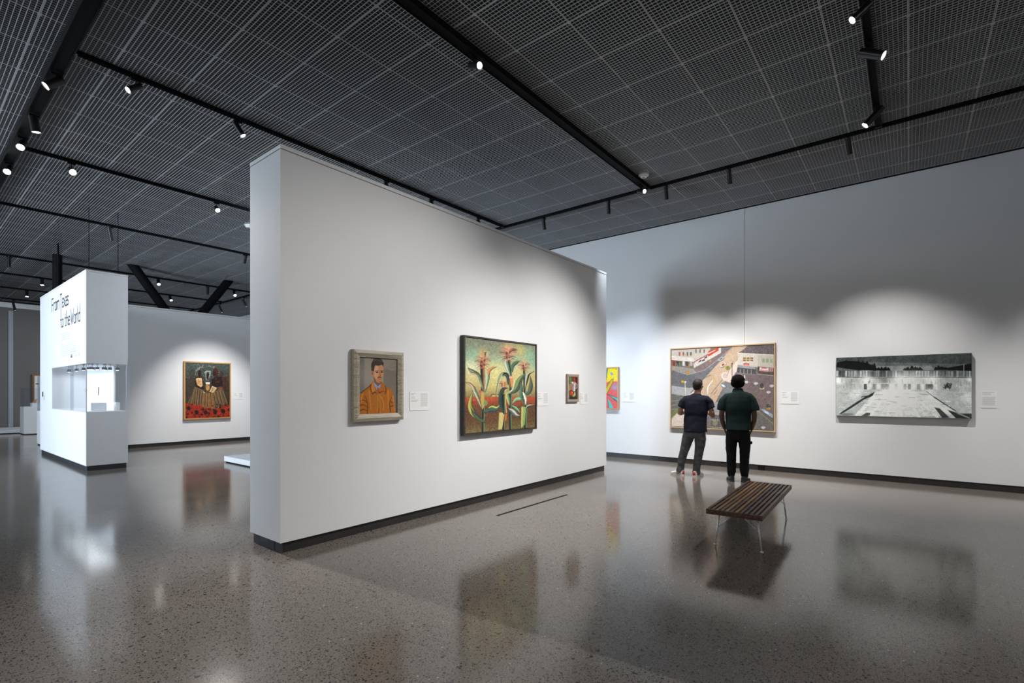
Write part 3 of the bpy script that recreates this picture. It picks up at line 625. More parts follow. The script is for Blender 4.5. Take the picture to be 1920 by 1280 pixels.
    # centre
    leaf([(620, 560), (590, 470), (580, 400), (660, 380)], 54, Gm, hi=W_); leaf([(640, 520), (650, 450), (690, 420), (722, 405)], 44, T_, hi=(90, 120, 90)); leaf([(612, 330), (630, 290), (660, 290), (700, 298)], 34, D, hi=(60, 70, 50)); leaf([(600, 640), (560, 540), (510, 600), (468, 800)], 50, (150, 176, 130), hi=(200, 200, 140)); leaf([(600, 650), (590, 560), (560, 540), (540, 560)], 46, D, hi=T_)
    leaf([(600, 740), (680, 690), (720, 600), (775, 530)], 86, (70, 84, 74), hi=(130, 160, 90)); A.line(curve([(600, 725), (640, 700), (660, 640), (662, 600)]), 10, (236, 226, 200)); A.poly([(612, 560), (645, 560), (650, 640), (625, 680)], (230, 150, 80)); A.ell(625, 572, 18, 12, (244, 180, 150))
    leaf([(610, 860), (600, 800), (590, 740), (640, 730)], 50, Gm, hi=(210, 200, 120)); leaf([(640, 840), (680, 800), (730, 795), (780, 792)], 46, (110, 170, 120)); leaf([(600, 890), (640, 920), (680, 960), (725, 965)], 60, (96, 110, 120), hi=W_); leaf([(630, 860), (665, 880), (700, 910), (720, 940)], 36, (90, 160, 110)); leaf([(555, 950), (520, 820), (540, 700), (600, 680)], 56, D, hi=T_); A.line(curve([(575, 700), (572, 820), (580, 930)]), 10, (214, 196, 120)); A.poly([(560, 960), (590, 940), (580, 1010), (566, 1020)], (210, 110, 50))
    # right
    leaf([(760, 860), (735, 760), (735, 680), (728, 610)], 44, T_, hi=Gm); leaf([(775, 690), (790, 600), (810, 540), (870, 515)], 44, D, hi=W_); leaf([(770, 760), (820, 720), (835, 640), (828, 560)], 54, (60, 80, 84), hi=(96, 120, 84)); leaf([(780, 900), (800, 870), (840, 860), (880, 852)], 26, T_, hi=W_); leaf([(775, 860), (780, 800), (760, 740), (745, 720)], 34, (206, 214, 190))
    # tassels
    for cx, cy, s_ in ((340, 430, 1), (600, 350, 1.15), (767, 470, .75), (548, 650, .5)):
        A.ell(cx - 12, cy - 5, 14 * s_, 30 * s_, D)
        A.blob(cx, cy - 55 * s_, 45 * s_, (228, 176, 120), .7)
        for k in range(10):
            dy = (-50 + k * 11) * s_; l = (50 + 34 * math.sin(.6 + k * .33)) * s_ + 6 * math.sin(k * 2.3)
            for sx in (-1, 1):
                c = (Rd, (232, 130, 100), Rd, D)[(k + (sx > 0)) % 4]
                A.line(curve([(cx + sx * 8, cy + dy), (cx + sx * l * .55, cy + dy * 1.15 - 9), (cx + sx * l, cy + dy * 1.35 - 2 + 9 * math.sin(k))], 4), 6.5 * s_, c, .95, 2.5)
        A.line([(cx, cy + 40 * s_), (cx - 2, cy - 110 * s_)], 8 * s_, (220, 140, 90), .8, 2)
    for x_ in (822, 835, 850): A.line([(x_ - 8, 1030), (x_, 1018)], 4, (60, 50, 40))
    A.grain(14, 2.2, 15); g_ = A.a.mean(2, keepdims=True); A.a = (g_ + (A.a - g_) * .86) * .95; return A

# --- portrait
def art_portrait():
    A = Art(170, 240, [(207, 395), (632, 410), (632, 1010), (207, 1025)], (142, 134, 122))
    A.poly([(200, 380), (262, 380), (262, 1030), (200, 1030)], (104, 104, 102)); A.poly([(262, 380), (272, 380), (272, 1030), (262, 1030)], (124, 118, 108)); A.blob(340, 600, 160, (164, 154, 140), .7); A.blob(600, 480, 110, (122, 112, 98), .6); A.poly([(480, 520), (640, 560), (640, 1030), (480, 1030)], (106, 98, 88), .6); A.line([(480, 500), (560, 545), (635, 548)], 5, (112, 104, 92))
    J, Jd, Jl = (176, 104, 32), (100, 58, 24), (206, 132, 50)
    A.poly([(210, 1030), (208, 830), (230, 790), (330, 700), (360, 660), (465, 665), (500, 710), (570, 745), (600, 850), (615, 1005), (615, 1030)], J)
    for pts in ([(300, 1020), (300, 900), (270, 820)], [(560, 1000), (550, 900), (575, 830)], [(230, 790), (290, 740), (345, 700)], [(430, 1010), (430, 860), (425, 760)], [(355, 800), (385, 780), (415, 810)], [(430, 790), (470, 770), (505, 775), (495, 800)], [(330, 700), (340, 760), (360, 800)], [(215, 880), (260, 870), (300, 900)], [(212, 930), (260, 920), (300, 950)], [(555, 880), (590, 900), (603, 890)], [(555, 940), (590, 930), (610, 945)], [(500, 710), (510, 760), (500, 800)], [(220, 985), (260, 970), (300, 990)]): A.line(curve(pts), 12, Jd, .8, 6)
    for pts in ([(320, 760), (330, 880), (340, 980)], [(250, 800), (235, 860), (240, 900)], [(455, 830), (480, 900), (480, 980)], [(420, 800), (415, 1000)], [(530, 760), (535, 850), (530, 960)], [(585, 820), (598, 900), (606, 980)]): A.line(curve(pts), 16, Jl, .7, 8)
    A.line([(438, 800), (440, 1015)], 6, (224, 160, 70)); A.poly([(365, 660), (400, 700), (360, 780), (340, 740)], J); A.poly([(365, 660), (385, 760), (355, 790), (342, 730)], Jl); A.poly([(455, 670), (475, 700), (505, 770), (440, 765)], J)
    A.poly([(368, 655), (410, 700), (455, 680), (440, 735), (418, 730), (405, 755), (375, 700)], (136, 160, 200)); A.poly([(408, 728), (424, 728), (430, 790), (415, 790)], (176, 76, 50))
    S, Sd, Sl = (196, 138, 98), (136, 88, 62), (222, 170, 126)
    A.poly([(370, 610), (455, 640), (455, 685), (415, 715), (375, 670)], Sd); A.poly([(372, 500), (390, 480), (470, 480), (482, 540), (478, 600), (455, 655), (435, 680), (405, 670), (378, 620)], S); A.poly([(372, 500), (420, 480), (425, 560), (400, 640), (378, 610)], Sl, .7); A.ell(353, 572, 15, 28, (206, 130, 100)); A.ell(355, 574, 7, 16, Sd)
    A.poly([(345, 545), (342, 470), (365, 420), (410, 404), (455, 415), (483, 455), (480, 500), (468, 475), (420, 488), (385, 482), (370, 555)], (62, 50, 46)); A.line(curve([(365, 440), (410, 420), (460, 440)]), 8, (96, 82, 74), .8)
    A.line([(390, 550), (425, 545)], 7, (60, 42, 36)); A.line([(445, 543), (476, 545)], 7, (60, 42, 36)); A.ell(408, 561, 15, 7, (52, 38, 34)); A.ell(462, 557, 12, 7, (52, 38, 34)); A.line([(436, 545), (446, 600), (432, 606)], 7, Sd); A.line([(418, 622), (436, 612), (458, 620)], 8, (84, 56, 44)); A.line([(420, 635), (440, 632), (452, 636)], 6, (166, 84, 66)); A.line([(415, 655), (440, 662)], 4, Sd)
    A.poly([(207, 390), (632, 405), (632, 418), (207, 402)], (40, 36, 32), .6); A.grain(8, 3, 2); return A

# --- aerial street view
def art_city():
    A = Art(350, 290, [(118, 150), (1355, 88), (1355, 1140), (115, 1090)], (120, 116, 116))
    K, Sd, Pl, Br = (112, 114, 118), (196, 172, 148), (118, 104, 106), (206, 190, 178)
    A.poly([(110, 380), (330, 470), (500, 430), (860, 100), (900, 100), (560, 560), (300, 720), (110, 870)], K); A.blob(300, 520, 150, (100, 102, 106), .7)
    A.poly([(860, 110), (1040, 100), (930, 210), (900, 300), (760, 480), (770, 560), (640, 820), (480, 700), (340, 700), (520, 500), (700, 300)], Sd)
    for k in range(60):
        x_, y_ = 560 + random.random() * 400, 150 + random.random() * 550; A.line([(x_, y_), (x_ + 30, y_ - 40)], 4, random.choice([(176, 152, 130), (214, 192, 168)]), .4)
    A.poly([(760, 480), (900, 300), (935, 250), (920, 400), (860, 480), (840, 560), (730, 520)], (226, 206, 194)); A.ell(770, 470, 50, 50, (220, 206, 198)); A.ell(770, 470, 30, 32, (196, 178, 168), .6)
    A.poly([(720, 560), (790, 540), (850, 580), (880, 640), (760, 830), (640, 830), (760, 660)], (124, 126, 128)); A.poly([(860, 470), (1360, 460), (1360, 960), (1180, 830), (1040, 700), (880, 640)], Pl); A.blob(1250, 700, 150, (124, 106, 100), .5)
    A.poly([(600, 820), (760, 830), (1180, 830), (1360, 980), (1360, 1145), (590, 1110)], (108, 106, 104)); A.line([(1160, 900), (1350, 1060)], 5, (170, 150, 90)); A.poly([(590, 800), (800, 780), (800, 960), (600, 960)], (156, 156, 160))
    # left building
    A.poly([(118, 150), (420, 130), (590, 120), (590, 180), (380, 300), (118, 280)], (196, 190, 182)); A.poly([(118, 220), (390, 250), (390, 300), (118, 280)], (216, 210, 202)); A.poly([(118, 275), (385, 300), (385, 308), (118, 284)], (150, 60, 40)); A.poly([(118, 284), (385, 308), (380, 380), (118, 345)], (120, 112, 106))
    for k, x_ in enumerate((130, 175, 215, 250, 290, 340)): A.poly([(x_, 290), (x_ + 30, 293), (x_ + 30, 350), (x_, 344)], [(130, 50, 44), (60, 62, 62), (90, 110, 90), (210, 206, 200), (70, 72, 72), (176, 170, 164)][k])
    A.poly([(385, 300), (690, 130), (720, 125), (720, 190), (560, 290), (390, 375)], (206, 202, 198)); A.line([(385, 305), (560, 212), (690, 128)], 9, (170, 60, 44))
    for x_, y_ in ((465, 285), (535, 240), (505, 275)): A.poly([(x_ - 17, y_ + 4), (x_ + 16, y_ - 14), (x_ + 16, y_ + 6), (x_ - 17, y_ + 22)], (64, 64, 66))
    A.poly([(565, 165), (690, 128), (690, 160), (565, 235)], (196, 76, 50)); A.poly([(565, 190), (650, 150), (650, 160), (565, 205)], (214, 210, 206)); A.poly([(390, 375), (850, 115), (860, 120), (640, 330), (420, 440), (330, 450)], (128, 112, 112), .9); A.poly([(115, 345), (380, 380), (420, 430), (310, 460), (115, 400)], (150, 146, 142))
    for x_ in (215, 262, 312, 355): A.poly([(x_ - 9, 178), (x_ + 9, 178), (x_ + 9, 222), (x_ - 9, 222)], (176, 90, 60) if x_ < 280 else (110, 104, 84))
    for x_ in (415, 465, 515): A.poly([(x_ - 7, 145), (x_ + 7, 143), (x_ + 7, 185), (x_ - 7, 192)], (90, 86, 80))
    A.line([(300, 460), (520, 400), (700, 260), (860, 120)], 6, (170, 172, 176)); A.ell(318, 430, 18, 24, (176, 130, 50)); A.ell(332, 350, 8, 26, (196, 140, 60)); A.ell(250, 540, 18, 16, (206, 156, 50)); A.poly([(125, 370), (170, 368), (170, 385), (130, 390)], (180, 160, 120)); A.ell(590, 290, 14, 12, (196, 150, 70))
    for k in range(26): x_, y_ = 130 + random.random() * 300, 300 + random.random() * 130; A.line([(x_, y_), (x_ + random.random() * 8, y_ + 14)], 4, random.choice([(70, 70, 74), (214, 210, 206), (150, 90, 60)]), .8)
    for k in range(30): x_ = 420 + random.random() * 380; y_ = 420 - (x_ - 420) * .72 + random.random() * 30 - 20; A.line([(x_, y_), (x_, y_ + 14)], 4, random.choice([(80, 72, 76), (150, 130, 130)]), .8)
    # left kerb, crossing, verge
    A.poly([(110, 590), (330, 620), (400, 610), (300, 740), (110, 690)], (168, 170, 174)); A.poly([(110, 690), (290, 720), (240, 830), (110, 930)], (108, 110, 114))
    for y_ in (712, 775, 830, 880): A.line([(115 + (712 == y_) * 60, y_ + 6), (280, y_ - 14)], 5, (196, 160, 70))
    A.poly([(110, 930), (250, 830), (270, 850), (110, 1010)], (120, 132, 84)); A.poly([(110, 1010), (270, 850), (330, 700), (480, 600), (420, 760), (320, 1095), (115, 1095)], (220, 206, 194)); A.line([(115, 1000), (300, 820), (470, 610)], 12, (196, 170, 150)); A.line([(280, 545), (290, 720)], 9, (220, 206, 176)); A.ell(284, 545, 15, 9, (222, 216, 206)); A.line(curve([(555, 690), (560, 610), (625, 515)]), 10, (232, 228, 220)); A.ell(632, 513, 14, 14, (222, 190, 80))
    for x_, y_, x2, y2 in ((500, 510, 590, 460), (600, 690, 740, 510), (630, 700, 670, 645), (250, 1080, 310, 1000)): A.line([(x_, y_), (x2, y2)], 6, (110, 96, 84))
    # cars
    for x_, y_, c, ro in ((718, 262, (176, 184, 190), -.5), (745, 335, (226, 216, 210), -.6), (745, 592, (150, 160, 172), .5)):
        A.ell(x_ + 4, y_ + 8, 40, 20, (96, 92, 90), .7, ro); A.ell(x_, y_, 38, 18, c, 1, ro); A.ell(x_, y_, 22, 11, (230, 232, 236) if x_ == 745 and y_ > 500 else (110, 120, 130), 1, ro)
    A.ell(742, 330, 16, 9, (206, 70, 50), 1, -.6); A.ell(800, 375, 24, 26, (120, 130, 60)); A.ell(770, 350, 10, 12, (216, 170, 60)); A.line([(853, 320), (853, 520)], 7, (80, 76, 78)); A.line([(870, 290), (790, 470)], 4, (120, 104, 104)); A.ell(853, 322, 12, 8, (60, 60, 64)); A.ell(918, 252, 10, 12, (170, 176, 70))
    # right buildings
    A.poly([(925, 190), (1080, 98), (1360, 85), (1360, 215)], (106, 96, 98)); 
    for k in range(40): x_ = 1000 + random.random() * 350; y_ = 110 + random.random() * 90; A.line([(x_, y_), (x_ + 3, y_ + 12)], 4, (150, 142, 144), .7)
    A.poly([(925, 190), (1360, 215), (1360, 400), (1120, 360), (915, 345)], (206, 198, 188)); A.poly([(1165, 210), (1360, 216), (1360, 375), (1165, 350)], (196, 188, 178)); A.line([(925, 192), (1360, 217)], 8, (226, 222, 214))
    for x_ in (1003, 1047, 1090): A.poly([(x_ - 17, 245), (x_ + 17, 247), (x_ + 17, 292), (x_ - 17, 290)], (140, 106, 50)); A.line([(x_ - 16, 268), (x_ + 16, 270)], 6, (226, 220, 204))
    for x_ in (1230, 1280, 1330): A.poly([(x_ - 18, 262), (x_ + 16, 264), (x_ + 16, 312), (x_ - 18, 308)], (150, 170, 136))
    A.poly([(920, 335), (1130, 365), (1130, 390), (918, 365)], (150, 156, 160)); A.poly([(990, 316), (1060, 320), (1060, 346), (990, 340)], (196, 50, 50)); A.line([(1000, 330), (1050, 334)], 5, (230, 220, 216))
    A.poly([(915, 370), (1145, 395), (1140, 450), (908, 425)], (84, 82, 84)); A.poly([(1160, 355), (1355, 375), (1355, 470), (1160, 450)], (90, 82, 78)); A.poly([(1185, 365), (1290, 375), (1290, 420), (1180, 410)], (216, 210, 206)); A.line([(1190, 400), (1280, 410)], 8, (206, 70, 60)); A.line([(1210, 375), (1265, 380)], 10, (206, 80, 76))
    for k in range(6): A.line([(1298 + k * 10, 378), (1298 + k * 10, 418)], 5, (206, 60, 60) if k % 2 else (236, 230, 226))
    for k in range(9): A.line([(930 + k * 22, 385 + k * 2), (930 + k * 22, 432 + k * 2)], 4, (190, 186, 182) if k % 2 else (60, 60, 62))
    A.line([(1160, 450), (1355, 470)], 6, (176, 166, 156))
    for x_, y_ in ((1030, 548), (1140, 565), (1330, 595), (1292, 672), (1228, 1105)): A.ell(x_, y_, 28, 16, (196, 194, 200)); A.line([(x_ - 22, y_ + 8), (x_ - 22, y_ + 24)], 5, (80, 74, 78)); A.line([(x_ + 20, y_ + 8), (x_ + 20, y_ + 24)], 5, (80, 74, 78))
    A.ell(1215, 625, 28, 12, (206, 190, 150)); A.ell(1210, 595, 22, 34, (70, 74, 64)); A.ell(1120, 700, 34, 20, (110, 104, 80)); A.ell(1290, 845, 28, 30, (70, 78, 74)); A.poly([(1262, 860), (1318, 860), (1312, 885), (1268, 885)], (176, 140, 60)); A.line([(1305, 780), (1300, 830)], 9, (110, 120, 130)); A.line([(1050, 500), (1046, 560)], 6, (90, 84, 88)); A.line([(1005, 470), (1005, 500)], 12, (220, 214, 210)); A.line([(1262, 620), (1262, 680)], 5, (96, 90, 94))
    A.poly([(1200, 880), (1240, 880), (1345, 945), (1345, 990), (1250, 940)], (150, 162, 178)); A.poly([(1240, 895), (1290, 920), (1300, 945), (1250, 925)], (206, 212, 222)); A.line([(1210, 905), (1345, 1000)], 8, (84, 84, 90))
    # railing bottom
    for y_ in (955, 1010, 1060, 1100): A.line([(590, y_), (780, y_ + 8)], 7, (206, 200, 196) if y_ in (1010, 1100) else (80, 80, 84))
    for x_ in (600, 640, 665, 690, 725, 760): A.line([(x_, 950), (x_, 1110)], 5, (88, 86, 88))
    A.ell(645, 1050, 30, 34, (150, 140, 110), .8); A.grain(16, 2.5, 4); A.grain(8, 9, 8); A.a = A.a * .98 - 2; return A

# --- black and white plaza
def art_bw():
    A = Art(380, 190, [(472, 178), (1578, 137), (1578, 672), (472, 650)], (170, 174, 172))
    A.poly([(470, 175), (1580, 130), (1580, 290), (470, 260)], (74, 80, 80)); A.poly([(470, 205), (1580, 230), (1580, 290), (470, 280)], (104, 112, 112), .7); A.poly([(760, 245), (1250, 240), (1280, 285), (800, 290)], (136, 142, 142), .7)
    def trees(x0, x1, base, hh, n):
        for k in range(n):
            x_ = x0 + (x1 - x0) * (k + .5) / n + random.uniform(-8, 8); h_ = hh * (.6 + .5 * random.random()) * (1 - .45 * abs(k / n - .4))
            A.poly([(x_ - 18, base), (x_ - 12, base - h_ * .5), (x_ - 6, base - h_ * .8), (x_, base - h_), (x_ + 7, base - h_ * .75), (x_ + 14, base - h_ * .4), (x_ + 20, base)], (16, 18, 18))
    A.poly([(472, 262), (480, 215), (560, 200), (640, 205), (700, 215), (780, 240), (800, 285)], (16, 18, 18)); trees(475, 790, 280, 90, 26); trees(800, 900, 282, 40, 7); trees(1030, 1180, 280, 38, 10); trees(1285, 1380, 280, 45, 8); A.poly([(1360, 262), (1500, 238), (1580, 222), (1580, 285), (1360, 278)], (18, 20, 20)); trees(1500, 1580, 280, 60, 6)
    A.poly([(472, 255), (720, 288), (1350, 275), (1580, 285), (1580, 335), (1200, 328), (820, 335), (472, 335)], (86, 92, 92))
    for k in range(46):
        x_ = 475 + k * 24; A.poly([(x_, 285), (x_ + 16, 285), (x_ + 14, 332), (x_, 332)], random.choice([(60, 64, 64), (150, 158, 158), (196, 202, 202), (110, 116, 116)]), .75)
    for k in range(14): A.line([(475 + k * 82, 284), (475 + k * 82, 338)], 3, (206, 210, 210), .9)
    A.line([(1515, 232), (1515, 290)], 5, (150, 156, 156)); A.line([(472, 335), (800, 343), (1200, 335), (1580, 340)], 5, (50, 54, 54))
    A.poly([(472, 338), (800, 346), (1200, 338), (1580, 342), (1580, 450), (1200, 448), (472, 450)], (176, 182, 180))
    for x_, y_, r_, c in ((490, 365, 30, 245), (720, 365, 60, 240), (1000, 360, 70, 244), (1120, 360, 80, 214), (1260, 362, 60, 246), (1565, 355, 25, 245), (600, 380, 60, 170), (870, 365, 35, 100), (1400, 390, 80, 160)): A.blob(x_, y_, r_, (c, c + 2, c), .85)
    for k in range(70):
        x_ = 480 + random.random() * 1090; y_ = 345 + random.random() * 95; c = random.choice([110, 140, 200, 235, 80]); A.line([(x_, y_), (x_, y_ + 20 + 25 * random.random())], 4, (c, c + 3, c + 2), .55)
    A.line([(600, 385), (1280, 388)], 4, (210, 214, 212))
    for k in range(17): x_ = 700 + k * 36; c = (60, 216, 130, 236, 90)[k % 5]; A.poly([(x_, 392), (x_ + 24, 392), (x_ + 24, 436), (x_, 436)], (c, c + 3, c), .8)
    A.ell(886, 414, 22, 22, (64, 66, 66)); A.ell(1238, 412, 18, 20, (80, 84, 84)); A.poly([(472, 440), (800, 448), (1210, 448), (1580, 452), (1580, 675), (472, 652)], (178, 184, 182))
    A.poly([(800, 450), (1210, 452), (1480, 640), (1000, 665), (620, 650)], (214, 218, 214)); A.blob(1000, 490, 130, (244, 246, 242), .9); A.blob(900, 470, 90, (236, 238, 234), .8); A.blob(640, 470, 50, (230, 232, 230), .7); A.blob(1550, 500, 50, (240, 240, 238), .7); A.blob(1250, 470, 60, (236, 238, 236), .7)
    for pts in ([(870, 500), (760, 650)], [(940, 500), (890, 658)], [(1000, 500), (1010, 660)], [(1060, 500), (1150, 660)], [(1120, 500), (1300, 660)], [(760, 540), (640, 645)]): A.line(pts, 12, (246, 248, 244), .8, 20)
    for y_ in (530, 570, 610): A.line([(700, y_), (1000, y_ + 10), (1400, y_)], 8, (240, 242, 238), .6)
    for k in range(90):
        x_ = 480 + random.random() * 1090; y_ = 460 + random.random() * 190; c = random.choice([130, 150, 230, 200]); A.line([(x_, y_), (x_ + 30 + 40 * random.random(), y_ + 4 * random.random())], 5, (c, c + 3, c + 2), .4)
    A.poly([(490, 645), (520, 620), (640, 540), (690, 510), (790, 455), (770, 490), (700, 520), (620, 575), (530, 630)], (58, 62, 62)); A.line([(680, 498), (740, 490)], 8, (70, 74, 74)); A.line([(1275, 498), (1360, 555), (1450, 610)], 10, (70, 74, 74), .9, 6); A.line([(1210, 452), (1275, 498)], 4, (90, 94, 94))
    A.poly([(1275, 580), (1320, 590), (1400, 665), (1340, 668)], (74, 78, 78)); A.poly([(1380, 600), (1480, 630), (1578, 630), (1578, 672), (1450, 668)], (60, 64, 64)); A.line([(1450, 620), (1560, 668)], 10, (150, 154, 152)); A.poly([(680, 652), (720, 628), (752, 628), (748, 648), (720, 656)], (90, 94, 94)); A.ell(560, 640, 60, 8, (96, 100, 100), .6)
    for k in range(16): A.line([(1350 + random.random() * 70, 380 + random.random() * 50), (1360 + random.random() * 60, 385 + random.random() * 50)], 6, (56, 60, 60), .8)
    A.grain(14, 3, 6); A.grain(14, 12, 7); A.a = (A.a - 120) * 1.22 + 122; return A

# --- dark figures
def art_dark():
    A = Art(160, 210, [(160, 165), (932, 200), (930, 1095), (158, 1128)], (44, 40, 36)); A.grad([(0, (70, 82, 78)), (.15, (62, 70, 66)), (.35, (54, 50, 44)), (.6, (58, 48, 38)), (.78, (50, 36, 28)), (.8, (140, 46, 28)), (1, (120, 36, 24))])
    for k in range(170):
        x_, y_ = 170 + random.random() * 740, 170 + random.random() * 330; c = random.choice([(120, 132, 120), (40, 50, 50), (92, 104, 96), (150, 150, 130), (54, 62, 60)]); A.line([(x_, y_), (x_ + random.uniform(-24, 24), y_ + random.uniform(-16, 16))], 8, c, .55)
    for k in range(90): a = math.pi * random.random(); r_ = 200 + 40 * random.random(); A.ell(540 - r_ * math.cos(a), 400 - r_ * .8 * math.sin(a), 6, 5, (166, 160, 140), .8)
    D = (34, 22, 20)
    A.ell(285, 350, 50, 70, (60, 56, 48)); A.poly([(200, 480), (280, 410), (350, 440), (340, 700), (200, 860), (165, 850)], (60, 52, 42)); A.ell(412, 350, 28, 50, D); A.poly([(320, 440), (400, 400), (470, 430), (480, 640), (340, 600)], D); A.ell(690, 340, 50, 80, (70, 34, 26)); A.ell(670, 360, 28, 40, D); A.poly([(620, 460), (700, 400), (800, 420), (820, 560), (700, 600), (620, 560)], D); A.ell(790, 370, 40, 50, (56, 46, 40)); A.poly([(800, 420), (900, 400), (905, 640), (820, 640)], (66, 44, 30))
    A.poly([(330, 580), (480, 640), (520, 690), (650, 690), (800, 590), (900, 860), (720, 960), (500, 930), (200, 860)], (104, 82, 56)); A.poly([(470, 690), (660, 690), (680, 960), (450, 940)], (126, 92, 54))
    for x0_, x1_ in ((340, 320), (380, 350), (420, 400), (470, 430), (520, 500), (560, 550), (600, 620), (650, 690), (690, 760), (740, 820), (800, 880), (300, 220)): A.line([(x0_, 650), (x1_, 920)], 11, (56, 42, 30), .8); A.line([(x0_ + 14, 650), (x1_ + 18, 915)], 7, (168, 138, 98), .6)
    A.poly([(345, 450), (370, 430), (450, 430), (465, 570), (430, 590), (365, 550)], (206, 170, 120)); A.poly([(500, 340), (530, 310), (600, 315), (612, 350), (570, 480), (520, 470)], (110, 130, 122)); A.ell(557, 400, 26, 70, (48, 24, 18)); A.line([(500, 340), (530, 318), (600, 318)], 10, (190, 196, 186)); A.line([(598, 330), (570, 440)], 8, (180, 176, 160)); A.poly([(515, 505), (595, 505), (585, 545), (525, 540)], (226, 222, 214)); A.ell(552, 590, 34, 60, (190, 140, 80)); A.poly([(580, 670), (630, 570), (715, 600), (650, 690)], (206, 176, 132)); A.poly([(470, 660), (520, 690), (480, 690), (440, 600)], (176, 160, 140))
    for k in range(60): x_, y_ = random.choice([(405, 510), (552, 590), (650, 640)]); A.ell(x_ + random.uniform(-45, 45), y_ + random.uniform(-45, 45), 6, 6, random.choice([(110, 66, 36), (150, 90, 50), (60, 36, 26)]), .7)
    A.ell(760, 600, 30, 20, (150, 60, 34), .7); A.line([(690, 500), (760, 500)], 7, (150, 84, 44)); A.line([(700, 450), (690, 450)], 12, (120, 50, 34))
    A.poly([(158, 860), (500, 930), (700, 985), (940, 870), (940, 1100), (158, 1130)], (158, 46, 26), .85)
    for k in range(90): x_, y_ = 165 + random.random() * 760, 880 + random.random() * 240; A.ell(x_, y_, random.uniform(8, 26), random.uniform(8, 22), random.choice([(40, 22, 20), (90, 30, 22), (190, 60, 32), (56, 26, 22)]), .8)
    for x_, y_ in ((220, 950), (360, 1020), (515, 1025), (680, 1015), (820, 1000)): A.ell(x_, y_, 34, 38, (36, 26, 26))
    A.grain(16, 3, 21); return A

def art_still():
    A = Art(70, 150, [(370, 352), (510, 355), (500, 703), (368, 708)], (70, 58, 44)); A.poly([(370, 352), (440, 352), (440, 470), (370, 480)], (66, 80, 52)); A.poly([(390, 352), (410, 352), (420, 470), (395, 475)], (110, 120, 60)); A.poly([(450, 352), (475, 352), (480, 460), (455, 460)], (190, 44, 30)); A.poly([(475, 352), (512, 352), (512, 600), (490, 600)], (70, 30, 26)); A.poly([(370, 480), (430, 470), (430, 560), (370, 570)], (150, 110, 76)); A.poly([(365, 560), (510, 580), (510, 710), (365, 710)], (60, 66, 44)); A.poly([(365, 670), (510, 670), (510, 710), (365, 710)], (40, 38, 34))
    A.poly([(420, 445), (480, 440), (486, 480), (470, 590), (430, 580), (425, 500)], (168, 158, 160)); A.poly([(455, 460), (470, 460), (468, 585), (448, 580)], (220, 206, 206)); A.poly([(432, 470), (444, 480), (440, 570), (432, 560)], (70, 54, 60)); A.ell(432, 447, 16, 13, (222, 214, 210)); A.line(curve([(482, 450), (500, 490), (492, 530), (478, 545)]), 9, (196, 180, 176)); A.ell(413, 613, 25, 38, (196, 48, 28)); A.ell(425, 608, 8, 10, (226, 150, 60)); A.ell(385, 560, 12, 16, (120, 150, 70)); A.ell(446, 650, 16, 18, (150, 170, 84)); A.ell(464, 625, 12, 30, (206, 176, 140)); A.grain(20, 3, 31); return A

def art_abstract():
    # the left part, hidden behind the partition, carries on the same wedges
    A = Art(130, 170, [(700, 222), (1095, 222), (1095, 850), (700, 850)], (236, 216, 40)); B_, Rr, T_, K = (90, 178, 190), (224, 96, 96), (90, 184, 184), (50, 50, 60)
    A.poly([(700, 222), (960, 222), (930, 700), (700, 850)], (232, 130, 90)); A.poly([(850, 222), (975, 222), (960, 340), (930, 600), (860, 600)], B_); 
    for k in range(14): A.line([(900 + k % 2 * 12, 230 + k * 24), (968 - k * 2, 250 + k * 22)], 5, K, .8)
    A.poly([(935, 460), (965, 440), (985, 430), (1095, 430), (1095, 850), (930, 850)], Rr); A.blob(1062, 520, 45, (150, 160, 196), .9); A.poly([(935, 660), (940, 560), (1010, 410), (1040, 390), (1035, 450), (965, 610)], (196, 180, 40)); A.line([(940, 560), (1010, 410), (1040, 390), (1035, 450), (965, 610), (938, 660)], 6, (130, 70, 40)); A.poly([(965, 630), (1095, 690), (1095, 755), (1030, 700)], T_); A.line([(965, 630), (1095, 690)], 5, K); A.line([(965, 630), (1092, 755)], 5, K); A.poly([(968, 690), (1010, 760), (1045, 850), (985, 850)], T_); A.line([(968, 690), (985, 850)], 4, K); A.poly([(995, 290), (1015, 300), (1020, 285), (1045, 320), (1018, 338)], (120, 150, 216)); A.poly([(1040, 370), (1048, 372), (1046, 395), (1036, 390)], (130, 150, 206)); A.ell(1075, 245, 12, 10, (190, 170, 60)); A.line([(930, 845), (1095, 848)], 5, (170, 60, 50)); A.line([(972, 225), (945, 480)], 6, K)
    for k in range(6): A.line([(1040 + k * 8, 690 + k * 6), (1050 + k * 7, 705 + k * 7)], 4, K, .8)
    A.grain(10, 4, 41); return A

